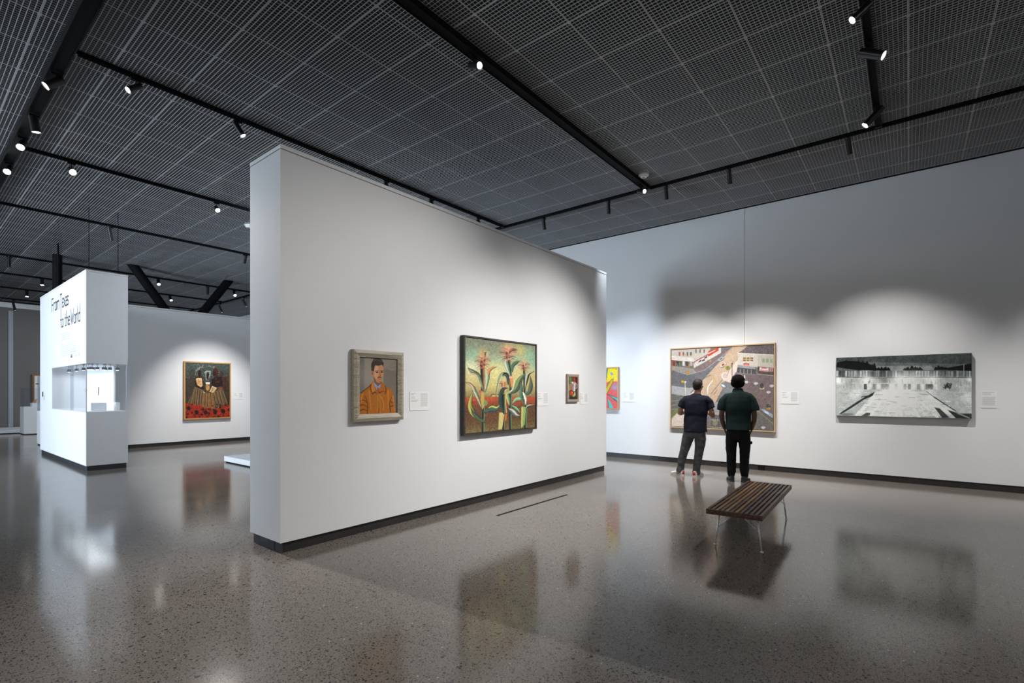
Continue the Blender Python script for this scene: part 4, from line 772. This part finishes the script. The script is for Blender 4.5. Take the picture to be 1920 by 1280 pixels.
def picture(lab, cat, wall, c0, c1, z0, z1, face, depth, art, fm, fw, bevel=0.0, lip=.0, gap=0.0, canvas='canvas', gapm='ink', rec=.012):
    """wall 'Y' : hangs on a plane of constant Y facing -Y (c0<c1 along X); 'X' : plane of constant X facing -X (c0>c1 along Y)"""
    t = thing('painting', lab, cat, ((c0 + c1) / 2, face - depth, z0) if wall == 'Y' else (face - depth, (c0 + c1) / 2, z0))
    W_ = abs(c1 - c0); H_ = z1 - z0
    if wall == 'X': t.rotation_euler = (0, 0, R(-90))
    a = W_ / 2; d = depth - .004      # local: x to the right, y into the wall, z up
    if fw:
        for nm, q_ in (('frame_rail', ((-a, -a + fw, 0, H_, 'l'))), ('frame_rail', (a - fw, a, 0, H_, 'r')), ('frame_rail', (-a, a, H_ - fw, H_, 't')), ('frame_rail', (-a, a, 0, fw, 'b'))):
            bm = bmesh.new(); s_ = q_[4]
            # mitred moulding: outer edge stands proud, inner edge steps back
            if s_ == 'l': out = ((-a, 0), (-a, H_)); inn = ((-a + fw, fw), (-a + fw, H_ - fw))
            if s_ == 'r': out = ((a, H_), (a, 0)); inn = ((a - fw, H_ - fw), (a - fw, fw))
            if s_ == 't': out = ((-a, H_), (a, H_)); inn = ((-a + fw, H_ - fw), (a - fw, H_ - fw))
            if s_ == 'b': out = ((a, 0), (-a, 0)); inn = ((a - fw, fw), (-a + fw, fw))
            mid = [((o_[0] * .55 + i_[0] * .45), (o_[1] * .55 + i_[1] * .45)) for o_, i_ in zip(out, inn)]
            prof = [(out, d), (out, bevel * .5), (mid, 0), (inn, bevel * .9), (inn, d)]
            rows = [[bm.verts.new((p[0], y_, p[1])) for p in pr] for pr, y_ in prof]
            for r0, r1 in zip(rows, rows[1:]): bm.faces.new([r0[0], r0[1], r1[1], r1[0]])
            bm.faces.new([rows[-1][0], rows[-1][1], rows[0][1], rows[0][0]]); bm.faces.new([r_[0] for r_ in rows]); bm.faces.new([r_[1] for r_ in rows][::-1])
            bmesh.ops.recalc_face_normals(bm, faces=bm.faces); build(nm, bm, fm, t)
    i = a - fw - gap; zb = fw + gap; zt = H_ - fw - gap
    if gap: bxo('shadow_gap', (-a + fw, a - fw, bevel + rec + .008, d, fw, H_ - fw), M[gapm], t)
    bxo('stretcher', (-i, i, rec + bevel + .0015, d, zb, zt), M['ink'] if fw else fm, t)
    art.plane(canvas, t, (-i, rec + bevel, zt), (2 * i, 0, 0), (0, 0, -(zt - zb)))
    return t
picture('portrait of a dark-haired man in a tan jacket, in a wide silver-gold frame', 'painting', 'Y', 3.065, 3.725, 1.215, 1.985, 4.63, .07, art_portrait(), M['silver_frame'], .078, bevel=.022, rec=.012)
picture('large painting of green corn stalks in a thin charcoal frame', 'painting', 'Y', 4.715, 6.345, .955, 2.28, 4.63, .075, art_corn(), M['dark_frame'], .022, gap=.006)
picture('small upright still life of a jug and red apple in a taupe frame', 'painting', 'Y', 7.30, 7.675, 1.36, 1.845, 4.63, .045, art_still(), M['taupe_frame'], .045, bevel=.006, rec=.008)
picture('bright yellow and coral abstract painting half hidden behind the partition end', 'painting', 'X', 6.15, 5.29, 1.13, 2.12, X1, .06, art_abstract(), M['oak'], .02)
picture('huge aerial street scene painting in a pale oak frame, in front of the two men', 'painting', 'X', 4.06, 2.0, .765, 2.478, X1, .06, art_city(), M['oak'], .022, gap=.008)
picture('wide black and white photograph of a plaza on an unframed panel', 'photograph', 'X', 1.018, -.77, 1.115, 2.145, X1, .075, art_bw(), M['black_gloss'], 0, rec=.002)
picture('dark painting of seated figures over a red ground in a golden oak frame', 'painting', 'Y', 5.369, 6.647, .73, 2.43, 16.5, .07, art_dark(), M['gold_oak'], .035)

def label(wall, c0, c1, z0, z1, face, lab, one=False):
    t = thing('wall_label', lab, 'label', ((c0 + c1) / 2, face - .006, z0) if wall == 'Y' else (face - .006, (c0 + c1) / 2, z0), 0 if wall == 'Y' else R(-90))
    a = abs(c1 - c0) / 2; H_ = z1 - z0
    bxo('card', (-a, a, 0, .0055, 0, H_), M['card'], t); bm = bmesh.new()
    def ln(x0, x1, z, h=.004): bm.faces.new([bm.verts.new(c) for c in ((x0, -.0006, z), (x1, -.0006, z), (x1, -.0006, z + h), (x0, -.0006, z + h))])
    if one:
        for k in range(3): ln(-a * .85, a * (.6 if k == 0 else .2), H_ * (.90 - .07 * k))
        for k in range(12): ln(-a * .85, a * random.uniform(.65, .82), H_ * (.62 - .042 * k), .003)
    else:
        for k, w_ in enumerate((.6, .35, 0, .5, .45, .0, .9, .7)):
            if w_: ln(-a * .9, -a * .9 + a * .85 * w_, H_ * (.90 - .06 * k))
        for k in range(14): ln(a * .1, a * random.uniform(.78, .88), H_ * (.90 - .052 * k), .003)
    build('printed_text', bm, M['print'], t)
label('Y', 3.863, 4.165, 1.31, 1.535, 4.63, 'white text card to the right of the man portrait')
label('Y', 6.45, 6.77, 1.31, 1.53, 4.63, 'white text card to the right of the corn painting')
label('Y', 7.77, 8.06, 1.31, 1.52, 4.63, 'white text card to the right of the small still life')
label('X', 5.20, 4.90, 1.31, 1.53, X1, 'white text card right of the half hidden abstract painting')
label('X', 1.91, 1.61, 1.31, 1.545, X1, 'white text card between the street scene and the plaza photograph')
label('X', -.885, -1.065, 1.285, 1.553, X1, 'nearly square white text card right of the plaza photograph', True)
label('Y', 6.765, 7.036, 1.31, 1.53, 16.5, 'white text card right of the dark figure painting')

# ------------------------------------------------------------------ slatted bench
bn = thing('slatted_bench', 'low dark walnut slatted bench on thin chrome legs behind the two men', 'bench', (5.962, 1.339, 0), R(2.1))
BL, BW, BT, BH = 1.91, .50, .39, .048
ns = 12; sw = .026; pitch = (BW - sw) / (ns - 1)
tone = ['walnut', 'walnut', 'walnut_mid', 'walnut', 'walnut_light', 'walnut', 'walnut_light', 'walnut', 'walnut_mid', 'walnut', 'walnut', 'walnut_mid']
tone = ['walnut_mid', 'walnut', 'walnut', 'walnut', 'walnut', 'walnut_light', 'walnut', 'walnut_light', 'walnut_mid', 'walnut_light', 'walnut', 'walnut']
for k in range(ns):
    y = -BW / 2 + k * pitch
    o = bxo('slat', (-BL / 2 + .0185, BL / 2 - .0185, y, y + sw, BT - BH, BT), M[tone[k]], bn, .0015)
for k, x in enumerate((-BL / 2, BL / 2 - .018)): bxo('end_rail', (x, x + .018, -BW / 2, BW / 2, BT - BH, BT - .0005), M['walnut'], bn, .0015)
bm = bmesh.new()
for k in range(ns):
    y = -BW / 2 + k * pitch
    box(bm, -BL / 2 - .0006, -BL / 2 + .001, y + .002, y + sw - .002, BT - BH + .022, BT - .004)
build('finger_joint', bm, M['walnut_mid'], bn)
for x in (-BL / 6, BL / 6):
    for k in range(ns - 1):
        y = -BW / 2 + k * pitch + sw; bxo('spacer', (x - .010, x + .010, y, y + pitch - sw, BT - BH + .002, BT - .0004), M['walnut_mid'], bn)
for x in (-BL / 6, BL / 6): bxo('cross_rail', (x - .02, x + .02, -BW / 2 + .04, BW / 2 - .04, BT - BH - .012, BT - BH), M['walnut'], bn)
for sx in (-.75, .78):
    for sy in (-1, 1):
        bm = bmesh.new(); top = Vector((sx, sy * .17, BT - BH - .001)); ft = Vector((sx - .01 * (1 if sx < 0 else -1), sy * .213, .006))
        tube(bm, top, ft, .0085, .0075, 14); lg = build('leg', bm, M['chrome'], bn, True)
        bm = bmesh.new(); tube(bm, (ft.x, ft.y, 0), (ft.x, ft.y, .006), .016, .015, 16); tube(bm, (ft.x, ft.y, .006), (ft.x, ft.y, .012), .015, .009, 16); build('glide', bm, M['chrome'], lg)
        bm = bmesh.new(); m_ = top.lerp(ft, .48); tube(bm, m_, (sx, sy * .015, BT - BH - .004), .0042, n=10); build('brace', bm, M['chrome'], bn, True)
    bxo('mount_plate', (sx - .02, sx + .02, -.20, .20, BT - BH - .008, BT - BH), M['black'], bn)

# ------------------------------------------------------------------ people
def ring(bm, c, ax, ay, n, sq=2.0):
    vs_ = []
    for i in range(n):
        t_ = 2 * math.pi * i / n; cx, sy = math.cos(t_), math.sin(t_); e = 2 / sq
        vs_.append(bm.verts.new(c + ax * (math.copysign(abs(cx) ** e, cx)) + ay * (math.copysign(abs(sy) ** e, sy))))
    return vs_
def loft(bm, secs, n=20, side=(1, 0, 0), sq=2.0):
    """secs: (x,y,z,ra,rb): ra along side, rb across; rings stand square to the path"""
    P_ = [Vector(s[:3]) for s in secs]; rows = []
    for i, s in enumerate(secs):
        d = (P_[min(i + 1, len(P_) - 1)] - P_[max(i - 1, 0)]).normalized(); sd = Vector(side); sd = (sd - d * sd.dot(d))
        if sd.length < .05: sd = d.orthogonal()
        sd.normalize(); up = d.cross(sd); rows.append(ring(bm, P_[i], sd * s[3], up * s[4], n, sq))
    for a, b in zip(rows, rows[1:]):
        for i in range(n): bm.faces.new([a[i], a[(i + 1) % n], b[(i + 1) % n], b[i]])
    bm.faces.new(rows[0][::-1]); bm.faces.new(rows[-1])
def ball(bm, c, r):
    m_ = Matrix.Translation(c) @ Matrix.Diagonal((*r, 1)); bmesh.ops.create_icosphere(bm, subdivisions=3, radius=1, matrix=m_)
def fuse(name, bm, m, parent, voxel=.008, sm=4, fold=None, smf=.5):
    bmesh.ops.recalc_face_normals(bm, faces=bm.faces); me_ = bpy.data.meshes.new('tmp'); bm.to_mesh(me_); bm.free(); o = bpy.data.objects.new('tmp', me_); COL.objects.link(o)
    r_ = o.modifiers.new('r', 'REMESH'); r_.mode = 'VOXEL'; r_.voxel_size = voxel; s_ = o.modifiers.new('s', 'SMOOTH'); s_.iterations = sm; s_.factor = smf
    dg = bpy.context.evaluated_depsgraph_get(); n_ = bpy.data.meshes.new_from_object(o.evaluated_get(dg)); bpy.data.objects.remove(o)
    if fold:
        co = np.zeros(len(n_.vertices) * 3); n_.vertices.foreach_get('co', co); co = co.reshape(-1, 3); nn = np.zeros(len(n_.vertices) * 3); n_.vertices.foreach_get('normal', nn); nn = nn.reshape(-1, 3)
        co += nn * fold(co)[:, None]; n_.vertices.foreach_set('co', co.ravel()); n_.update()
    n_.materials.clear(); n_.materials.append(m)
    for f in n_.polygons: f.use_smooth = True
    n_.name = name; q_ = bpy.data.objects.new(name, n_); COL.objects.link(q_); q_.parent = parent; return q_

def folds(c, seed, f=26, aniso=(1, 1, 1.6)):
    g = np.random.default_rng(seed); o = 0
    for k in range(9):
        d = g.normal(size=3) * np.array(aniso); d /= np.linalg.norm(d); o = o + np.sin(c @ d * f * g.uniform(.6, 2.2) + g.uniform(0, 6.28) + 1.5 * np.sin(c @ g.normal(size=3) * 9))
    return o / 4
def hand(bm, wrist, d, palm_n, thumb_side, r=.0085, curl=.5):
    """palm plus four bent fingers and a thumb, rooted at the wrist, pointing along d"""
    w_, d, pn = Vector(wrist), Vector(d).normalized(), Vector(palm_n).normalized(); s_ = d.cross(pn).normalized() * thumb_side
    def L(pts): loft(bm, [(*p, rr, rr) for p, rr in pts], 10, tuple(s_))
    loft(bm, [(*(w_ - d * .02), .026, .019), (*(w_ + d * .02), .030, .017), (*(w_ + d * .055), .039, .015), (*(w_ + d * .085), .040, .013), (*(w_ + d * .092), .034, .010)], 16, tuple(s_))
    for k, (o_, l_) in enumerate(((.030, .072), (.0105, .080), (-.0095, .075), (-.029, .058))):
        b = w_ + d * .078 + s_ * o_; p1 = b + d * .012; dd = (d * math.cos(curl * .6) + pn * math.sin(curl * .6)); p2 = p1 + dd * l_ * .45; dd = (d * math.cos(curl * 1.4) + pn * math.sin(curl * 1.4)); p3 = p2 + dd * l_ * .30; dd = (d * math.cos(curl * 2.1) + pn * math.sin(curl * 2.1)); p4 = p3 + dd * l_ * .25
        L([(b - d * .02, r), (p1, r * 1.02), (p2, r * .95), (p3, r * .86), (p4, r * .7)])
    b = w_ + d * .022 + s_ * .026; p1 = b + (d * .7 + s_ * .7).normalized() * .034; p2 = p1 + (d * .9 + s_ * .3 + pn * .25).normalized() * .030; p3 = p2 + (d + pn * .45).normalized() * .022
    L([(b - s_ * .012, r * 1.3), (p1, r * 1.25), (p2, r * 1.05), (p3, r * .8)])

def make_head(bm, c, yaw, s=1.0, tilt=0):
    """c = centre of skull; faces +y then turned by yaw"""
    Rm = Matrix.Rotation(yaw, 3, 'Z') @ Matrix.Rotation(tilt, 3, 'X'); c = Vector(c)
    tmp = bmesh.new()
    ball(tmp, (0, -.012, .02), (.076, .096, .095)); ball(tmp, (0, .022, -.030), (.060, .070, .088)); ball(tmp, (0, .052, -.082), (.034, .030, .030))
    ball(tmp, (0, .100, -.020), (.012, .018, .014)); ball(tmp, (0, .092, .004), (.009, .012, .028)); ball(tmp, (0, .087, -.054), (.024, .010, .008)); ball(tmp, (0, .084, .028), (.048, .014, .010))
    for sx in (-1, 1): ball(tmp, (sx * .078, -.008, -.012), (.010, .019, .032)); ball(tmp, (sx * .045, .068, -.022), (.020, .018, .018))
    for v in tmp.verts: v.co = c + Rm @ (v.co * s)
    me_ = bpy.data.meshes.new('t'); tmp.to_mesh(me_); tmp.free(); bm.from_mesh(me_); bpy.data.meshes.remove(me_)
    return Rm
def face_parts(par, c, Rm, s, hairm):
    c = Vector(c)
    for sx in (-1, 1):
        bm = bmesh.new(); ball(bm, (0, 0, 0), (.0125 * s, .009 * s, .0062 * s)); o = build('eye', bm, M['eye'], par, True); o.location = c + Rm @ Vector((sx * .031, .0845, .004)) * s
        bm = bmesh.new(); ball(bm, (0, 0, 0), (.0068 * s, .0035 * s, .0068 * s)); k = build('iris', bm, M['ink'], o, True); k.location = Rm @ Vector((0, .0075, 0)) * s
        bm = bmesh.new(); tube(bm, Rm @ Vector((sx * .014, .096, .022)) * s, Rm @ Vector((sx * .048, .086, .024)) * s, .0035, .0025, 8); o = build('eyebrow', bm, hairm, par, True); o.location = c
    bm = bmesh.new(); ball(bm, (0, 0, 0), (.022 * s, .006 * s, .0055 * s)); o = build('mouth', bm, M['lip'], par, True); o.location = c + Rm @ Vector((0, .0945, -.055)) * s; o.rotation_euler = Rm.to_euler()

def person_a():
    # left visitor, about 1.76 m
    t = thing('person', 'left man seen from behind, navy T-shirt, grey jeans, white sneakers with red heels', 'person', (9.165, 3.035, 0), R(10 - 90))
    HC = Vector((.045, .015, 1.650)); yaw = R(-22)
    bm = bmesh.new(); Rm = make_head(bm, HC, yaw, .98, R(3))
    loft(bm, [(.025, -.01, 1.42, .085, .07), (.03, -.008, 1.49, .062, .060), (.038, -.002, 1.55, .055, .058), (.043, .005, 1.62, .052, .055)], 20)
    loft(bm, [(.0, 0, .86, .15, .10), (.0, 0, 1.0, .15, .10), (.008, 0, 1.2, .165, .105), (.012, -.005, 1.38, .17, .10), (.02, -.01, 1.45, .11, .075)], 24)
    for pts in ([(-.17, -.01, 1.41, .050, .050), (-.225, -.02, 1.30, .046, .046), (-.262, -.02, 1.19, .044, .044), (-.275, -.01, 1.145, .043, .041), (-.27, .06, 1.14, .043, .043), (-.20, .17, 1.17, .036, .033), (-.13, .25, 1.20, .026, .022)], [(.19, -.01, 1.41, .050, .050), (.245, -.02, 1.29, .046, .046), (.285, -.02, 1.16, .045, .045), (.298, -.005, 1.11, .044, .042), (.292, .06, 1.11, .044, .043), (.21, .17, 1.15, .036, .033), (.13, .24, 1.18, .026, .022)]): loft(bm, pts, 16, (0, 0, 1))
    hand(bm, (-.13, .25, 1.20), (.35, .92, .15), (.3, .1, -1), 1); hand(bm, (.13, .24, 1.18), (-.35, .92, .15), (-.3, .1, -1), -1)
    for pts in ([(-.08, 0, .9, .07, .07), (-.165, 0, .5, .05, .05), (-.222, .002, .34, .042, .045), (-.252, .004, .2, .038, .04), (-.27, .02, .07, .035, .04), (-.275, .03, .04, .035, .05)], [(.07, 0, .9, .07, .07), (.066, .0, .5, .05, .05), (.045, .002, .34, .042, .045), (.027, .004, .2, .038, .04), (.015, .02, .07, .035, .04), (.015, .04, .04, .035, .05)]): loft(bm, pts, 14)
    fuse('body', bm, M['skin_a'], t, .0065, 3)
    face_parts(t, HC, Rm, .98, M['hair_a'])
    bm = bmesh.new()
    H_ = lambda x, y, z: HC + Rm @ Vector((x, y, z)) * .98
    ball(bm, H_(0, -.022, .032), (.087, .092, .094)); ball(bm, H_(0, -.048, -.022), (.072, .058, .068)); ball(bm, H_(0, .02, .075), (.066, .06, .05)); ball(bm, H_(-.03, .05, .085), (.04, .04, .03))
    fuse('hair', bm, M['hair_a'], t, .006, 2, lambda c: .0022 * folds(c, 5, 120, (1, 1, .5)))
    # T-shirt
    bm = bmesh.new()
    loft(bm, [(-.008, 0, .812, .206, .152), (-.008, 0, .83, .204, .150), (-.004, -.003, .95, .193, .132), (.004, -.005, 1.08, .192, .122), (.01, -.01, 1.22, .205, .126), (.012, -.012, 1.33, .215, .122), (.016, -.012, 1.40, .200, .108), (.022, -.010, 1.45, .145, .088), (.028, -.008, 1.487, .082, .072), (.03, -.008, 1.503, .068, .065)], 32, sq=2.3)
    for sx, ex, ez in ((-1, -.252, 1.255), (1, .278, 1.235)): loft(bm, [(.015 + sx * .10, -.012, 1.405, .075, .075), (.015 + sx * .17, -.012, 1.395, .074, .078), (.012 + sx * .215, -.015, 1.345, .072, .078), (ex, -.02, ez, .060, .070)], 20, (0, 1, 0))
    f1 = lambda c: .0065 * folds(c, 21, 22, (1, 1, 1))
    fuse('shirt', bm, M['navy'], t, .008, 3, f1)
    bm = bmesh.new()
    loft(bm, [(-.01, 0, .88, .160, .105), (-.012, -.003, .84, .176, .118), (-.02, -.008, .76, .188, .132), (-.025, -.006, .70, .17, .12)], 28)
    loft(bm, [(-.105, -.004, .80, .098, .118), (-.135, 0, .68, .102, .108), (-.172, .004, .54, .088, .094), (-.205, .0, .42, .074, .082), (-.238, .004, .28, .070, .078), (-.262, .008, .14, .064, .072), (-.272, .01, .085, .066, .076), (-.274, .01, .065, .064, .075)], 20)
    loft(bm, [(.075, -.004, .80, .098, .118), (.082, 0, .68, .100, .108), (.072, .004, .54, .086, .094), (.058, .0, .42, .074, .082), (.036, .002, .28, .070, .078), (.018, .006, .14, .066, .072), (.014, .01, .085, .070, .078), (.012, .01, .062, .068, .077)], 20)
    f2 = lambda c: folds(c, 33, 30) * (.0028 + .004 * np.clip((.40 - c[:, 2]) * 4, 0, 1))
    fuse('trousers', bm, M['grey_denim'], t, .008, 3, f2)
    shoe(t, (-.272, .0, 0), R(62), M['shoe_white'], M['shoe_white'], True); shoe(t, (.014, .0, 0), R(-24), M['shoe_white'], M['shoe_white'], True)
def shoe(par, loc, rz, up, sole, trainer):
    e = Matrix.Rotation(rz, 4, 'Z'); o_ = Vector(loc)
    bm = bmesh.new(); loft(bm, [(0, -.075, .055, .030, .035), (0, -.06, .052, .038, .05), (0, 0, .058, .043, .052), (0, .07, .046, .046, .040), (0, .13, .036, .046, .026), (0, .175, .030, .038, .018), (0, .195, .026, .022, .010)], 18, (1, 0, 0))
    loft(bm, [(0, -.025, .05, .040, .050), (0, -.022, .10, .042, .050)], 18)
    s_ = fuse('shoe', bm, up, par, .006, 3); s_.location = o_; s_.rotation_euler = (0, 0, rz)
    bm = bmesh.new(); pts = [(.030, -.083), (.040, -.05), (.040, .02), (.048, .09), (.044, .15), (.026, .195), (0, .208), (-.026, .195), (-.044, .15), (-.046, .09), (-.038, .02), (-.040, -.05), (-.030, -.083), (0, -.092)]
    lo = [bm.verts.new((x, y, 0.0005)) for x, y in pts]; hi = [bm.verts.new((x, y, .026)) for x, y in pts]; bm.faces.new(lo[::-1]); bm.faces.new(hi)
    for i in range(len(pts)): bm.faces.new([lo[i], lo[(i + 1) % len(pts)], hi[(i + 1) % len(pts)], hi[i]])
    bmesh.ops.recalc_face_normals(bm, faces=bm.faces)
    build('sole', bm, sole, s_)
    if trainer:
        bm = bmesh.new(); loft(bm, [(0, -.072, .028, .028, .018), (0, -.072, .060, .029, .022), (0, -.068, .088, .026, .016)], 14); build('heel_tab', bm, M['shoe_red'], s_, True)
        for k in range(3):
            for sx in (-1, 1):
                bm = bmesh.new(); y = -.01 + k * .026; loft(bm, [(sx * .046, y, .030, .004, .006), (sx * .0455, y - .012, .052, .004, .006), (sx * .036, y - .024, .080, .004, .006)], 8); build('stripe', bm, M['ink'], s_)
def person_b():
    t = thing('person', 'right man seen from behind, dark green polo shirt, black trousers, curly black hair', 'person', (9.085, 2.29, 0), R(13 - 90))
    HC = Vector((.0, .02, 1.700)); yaw = R(-6)
    bm = bmesh.new(); Rm = make_head(bm, HC, yaw, .98, R(4))
    loft(bm, [(0, -.01, 1.46, .085, .07), (0, -.008, 1.53, .062, .060), (0, 0, 1.60, .056, .058), (0, .008, 1.67, .052, .055)], 20)
    loft(bm, [(0, 0, .90, .15, .10), (0, 0, 1.05, .155, .10), (0, 0, 1.25, .17, .105), (0, -.005, 1.42, .17, .10), (0, -.01, 1.50, .11, .075)], 24)
    for sx in (-1, 1):
        loft(bm, [(sx * .17, -.01, 1.45, .050, .050), (sx * .22, -.02, 1.34, .048, .048), (sx * .246, -.03, 1.22, .045, .046), (sx * .256, -.028, 1.14, .043, .044), (sx * .250, .0, 1.05, .041, .042), (sx * .230, .045, .96, .033, .035), (sx * .214, .075, .895, .026, .028)], 16)
        hand(bm, (sx * .214, .078, .895), (-sx * .25, .35, -.9), (-sx * .9, .1, .1), sx, curl=.35)
        loft(bm, [(sx * .08, 0, .95, .07, .07), (sx * .09, 0, .5, .05, .05), (sx * .10, .0, .08, .035, .04), (sx * .10, .02, .04, .035, .05)], 14)
    fuse('body', bm, M['skin_b'], t, .0065, 3); face_parts(t, HC, Rm, .98, M['hair_b'])
    H_ = lambda x, y, z: HC + Rm @ Vector((x, y, z)) * .98
    bm = bmesh.new(); ball(bm, H_(0, -.02, .030), (.101, .104, .098)); ball(bm, H_(.045, -.03, -.01), (.068, .08, .08)); ball(bm, H_(-.045, -.03, -.01), (.068, .08, .08)); ball(bm, H_(0, -.045, -.055), (.066, .058, .055)); ball(bm, H_(0, -.045, -.03), (.082, .066, .066)); ball(bm, H_(-.035, .03, .075), (.06, .06, .045)); ball(bm, H_(.045, .02, .07), (.055, .06, .045))
    rr = random.Random(3)
    for k in range(110):
        a = rr.uniform(0, 2 * math.pi); ph = rr.uniform(-.75, 1.45); p = Vector((math.cos(a) * math.cos(ph) * .102, math.sin(a) * math.cos(ph) * .104, .025 + math.sin(ph) * .098))
        if p.y > .06 and p.z < .06: continue
        ball(bm, H_(*p), (.017, .017, .016))
    fuse('hair', bm, M['hair_b'], t, .006, 1)
    bm = bmesh.new()
    loft(bm, [(0, 0, .885, .206, .154), (0, 0, .90, .205, .152), (0, -.003, 1.0, .200, .132), (0, -.005, 1.13, .200, .124), (0, -.01, 1.27, .208, .128), (0, -.012, 1.38, .214, .124), (0, -.012, 1.45, .198, .108), (0, -.010, 1.50, .155, .090), (0, -.008, 1.54, .088, .074), (0, -.006, 1.565, .074, .070)], 32, sq=2.3)
    for sx in (-1, 1): loft(bm, [(sx * .10, -.012, 1.455, .080, .080), (sx * .165, -.012, 1.44, .076, .080), (sx * .210, -.015, 1.385, .072, .080), (sx * .246, -.022, 1.29, .069, .078), (sx * .262, -.026, 1.215, .061, .073)], 20, (0, 1, 0))
    f1 = lambda c: .0065 * folds(c, 52, 20, (1, 1, 1))
    sh = fuse('shirt', bm, M['green'], t, .008, 3, f1)
    bm = bmesh.new(); loft(bm, [(0, -.008, 1.535, .092, .080), (0, -.006, 1.56, .086, .078), (0, -.002, 1.592, .074, .072)], 28); fuse('collar', bm, M['green'], sh, .006, 2)
    bm = bmesh.new()
    loft(bm, [(0, 0, .95, .160, .104), (0, -.004, .90, .176, .118), (0, -.010, .80, .192, .136), (0, -.008, .72, .178, .122)], 28)
    for sx in (-1, 1): loft(bm, [(sx * .094, -.004, .84, .098, .122), (sx * .100, 0, .70, .098, .110), (sx * .108, .004, .56, .086, .096), (sx * .104, .0, .44, .078, .086), (sx * .100, .0, .30, .074, .080), (sx * .100, .004, .17, .070, .074), (sx * .102, .008, .10, .058, .062), (sx * .102, .008, .085, .054, .058)], 20)
    f2 = lambda c: folds(c, 61, 30) * (.0025 + .0045 * np.clip((.40 - c[:, 2]) * 4, 0, 1))
    tr = fuse('trousers', bm, M['black_denim'], t, .008, 3, f2)
    bm = bmesh.new(); loft(bm, [(.205, -.01, .70, .012, .02), (.21, -.012, .675, .016, .03), (.205, -.012, .65, .008, .02)], 10); build('tool_loop', bm, M['black_denim'], tr, True)
    bm = bmesh.new(); loft(bm, [(-.045, -.03, .175, .008, .02), (-.03, -.035, .165, .012, .014)], 10); build('hem_strap', bm, M['black_denim'], tr, True)
    shoe(t, (-.102, .0, 0), R(16), M['shoe_black'], M['shoe_grey'], False); shoe(t, (.102, .0, 0), R(-20), M['shoe_black'], M['shoe_grey'], False)
person_a(); person_b()
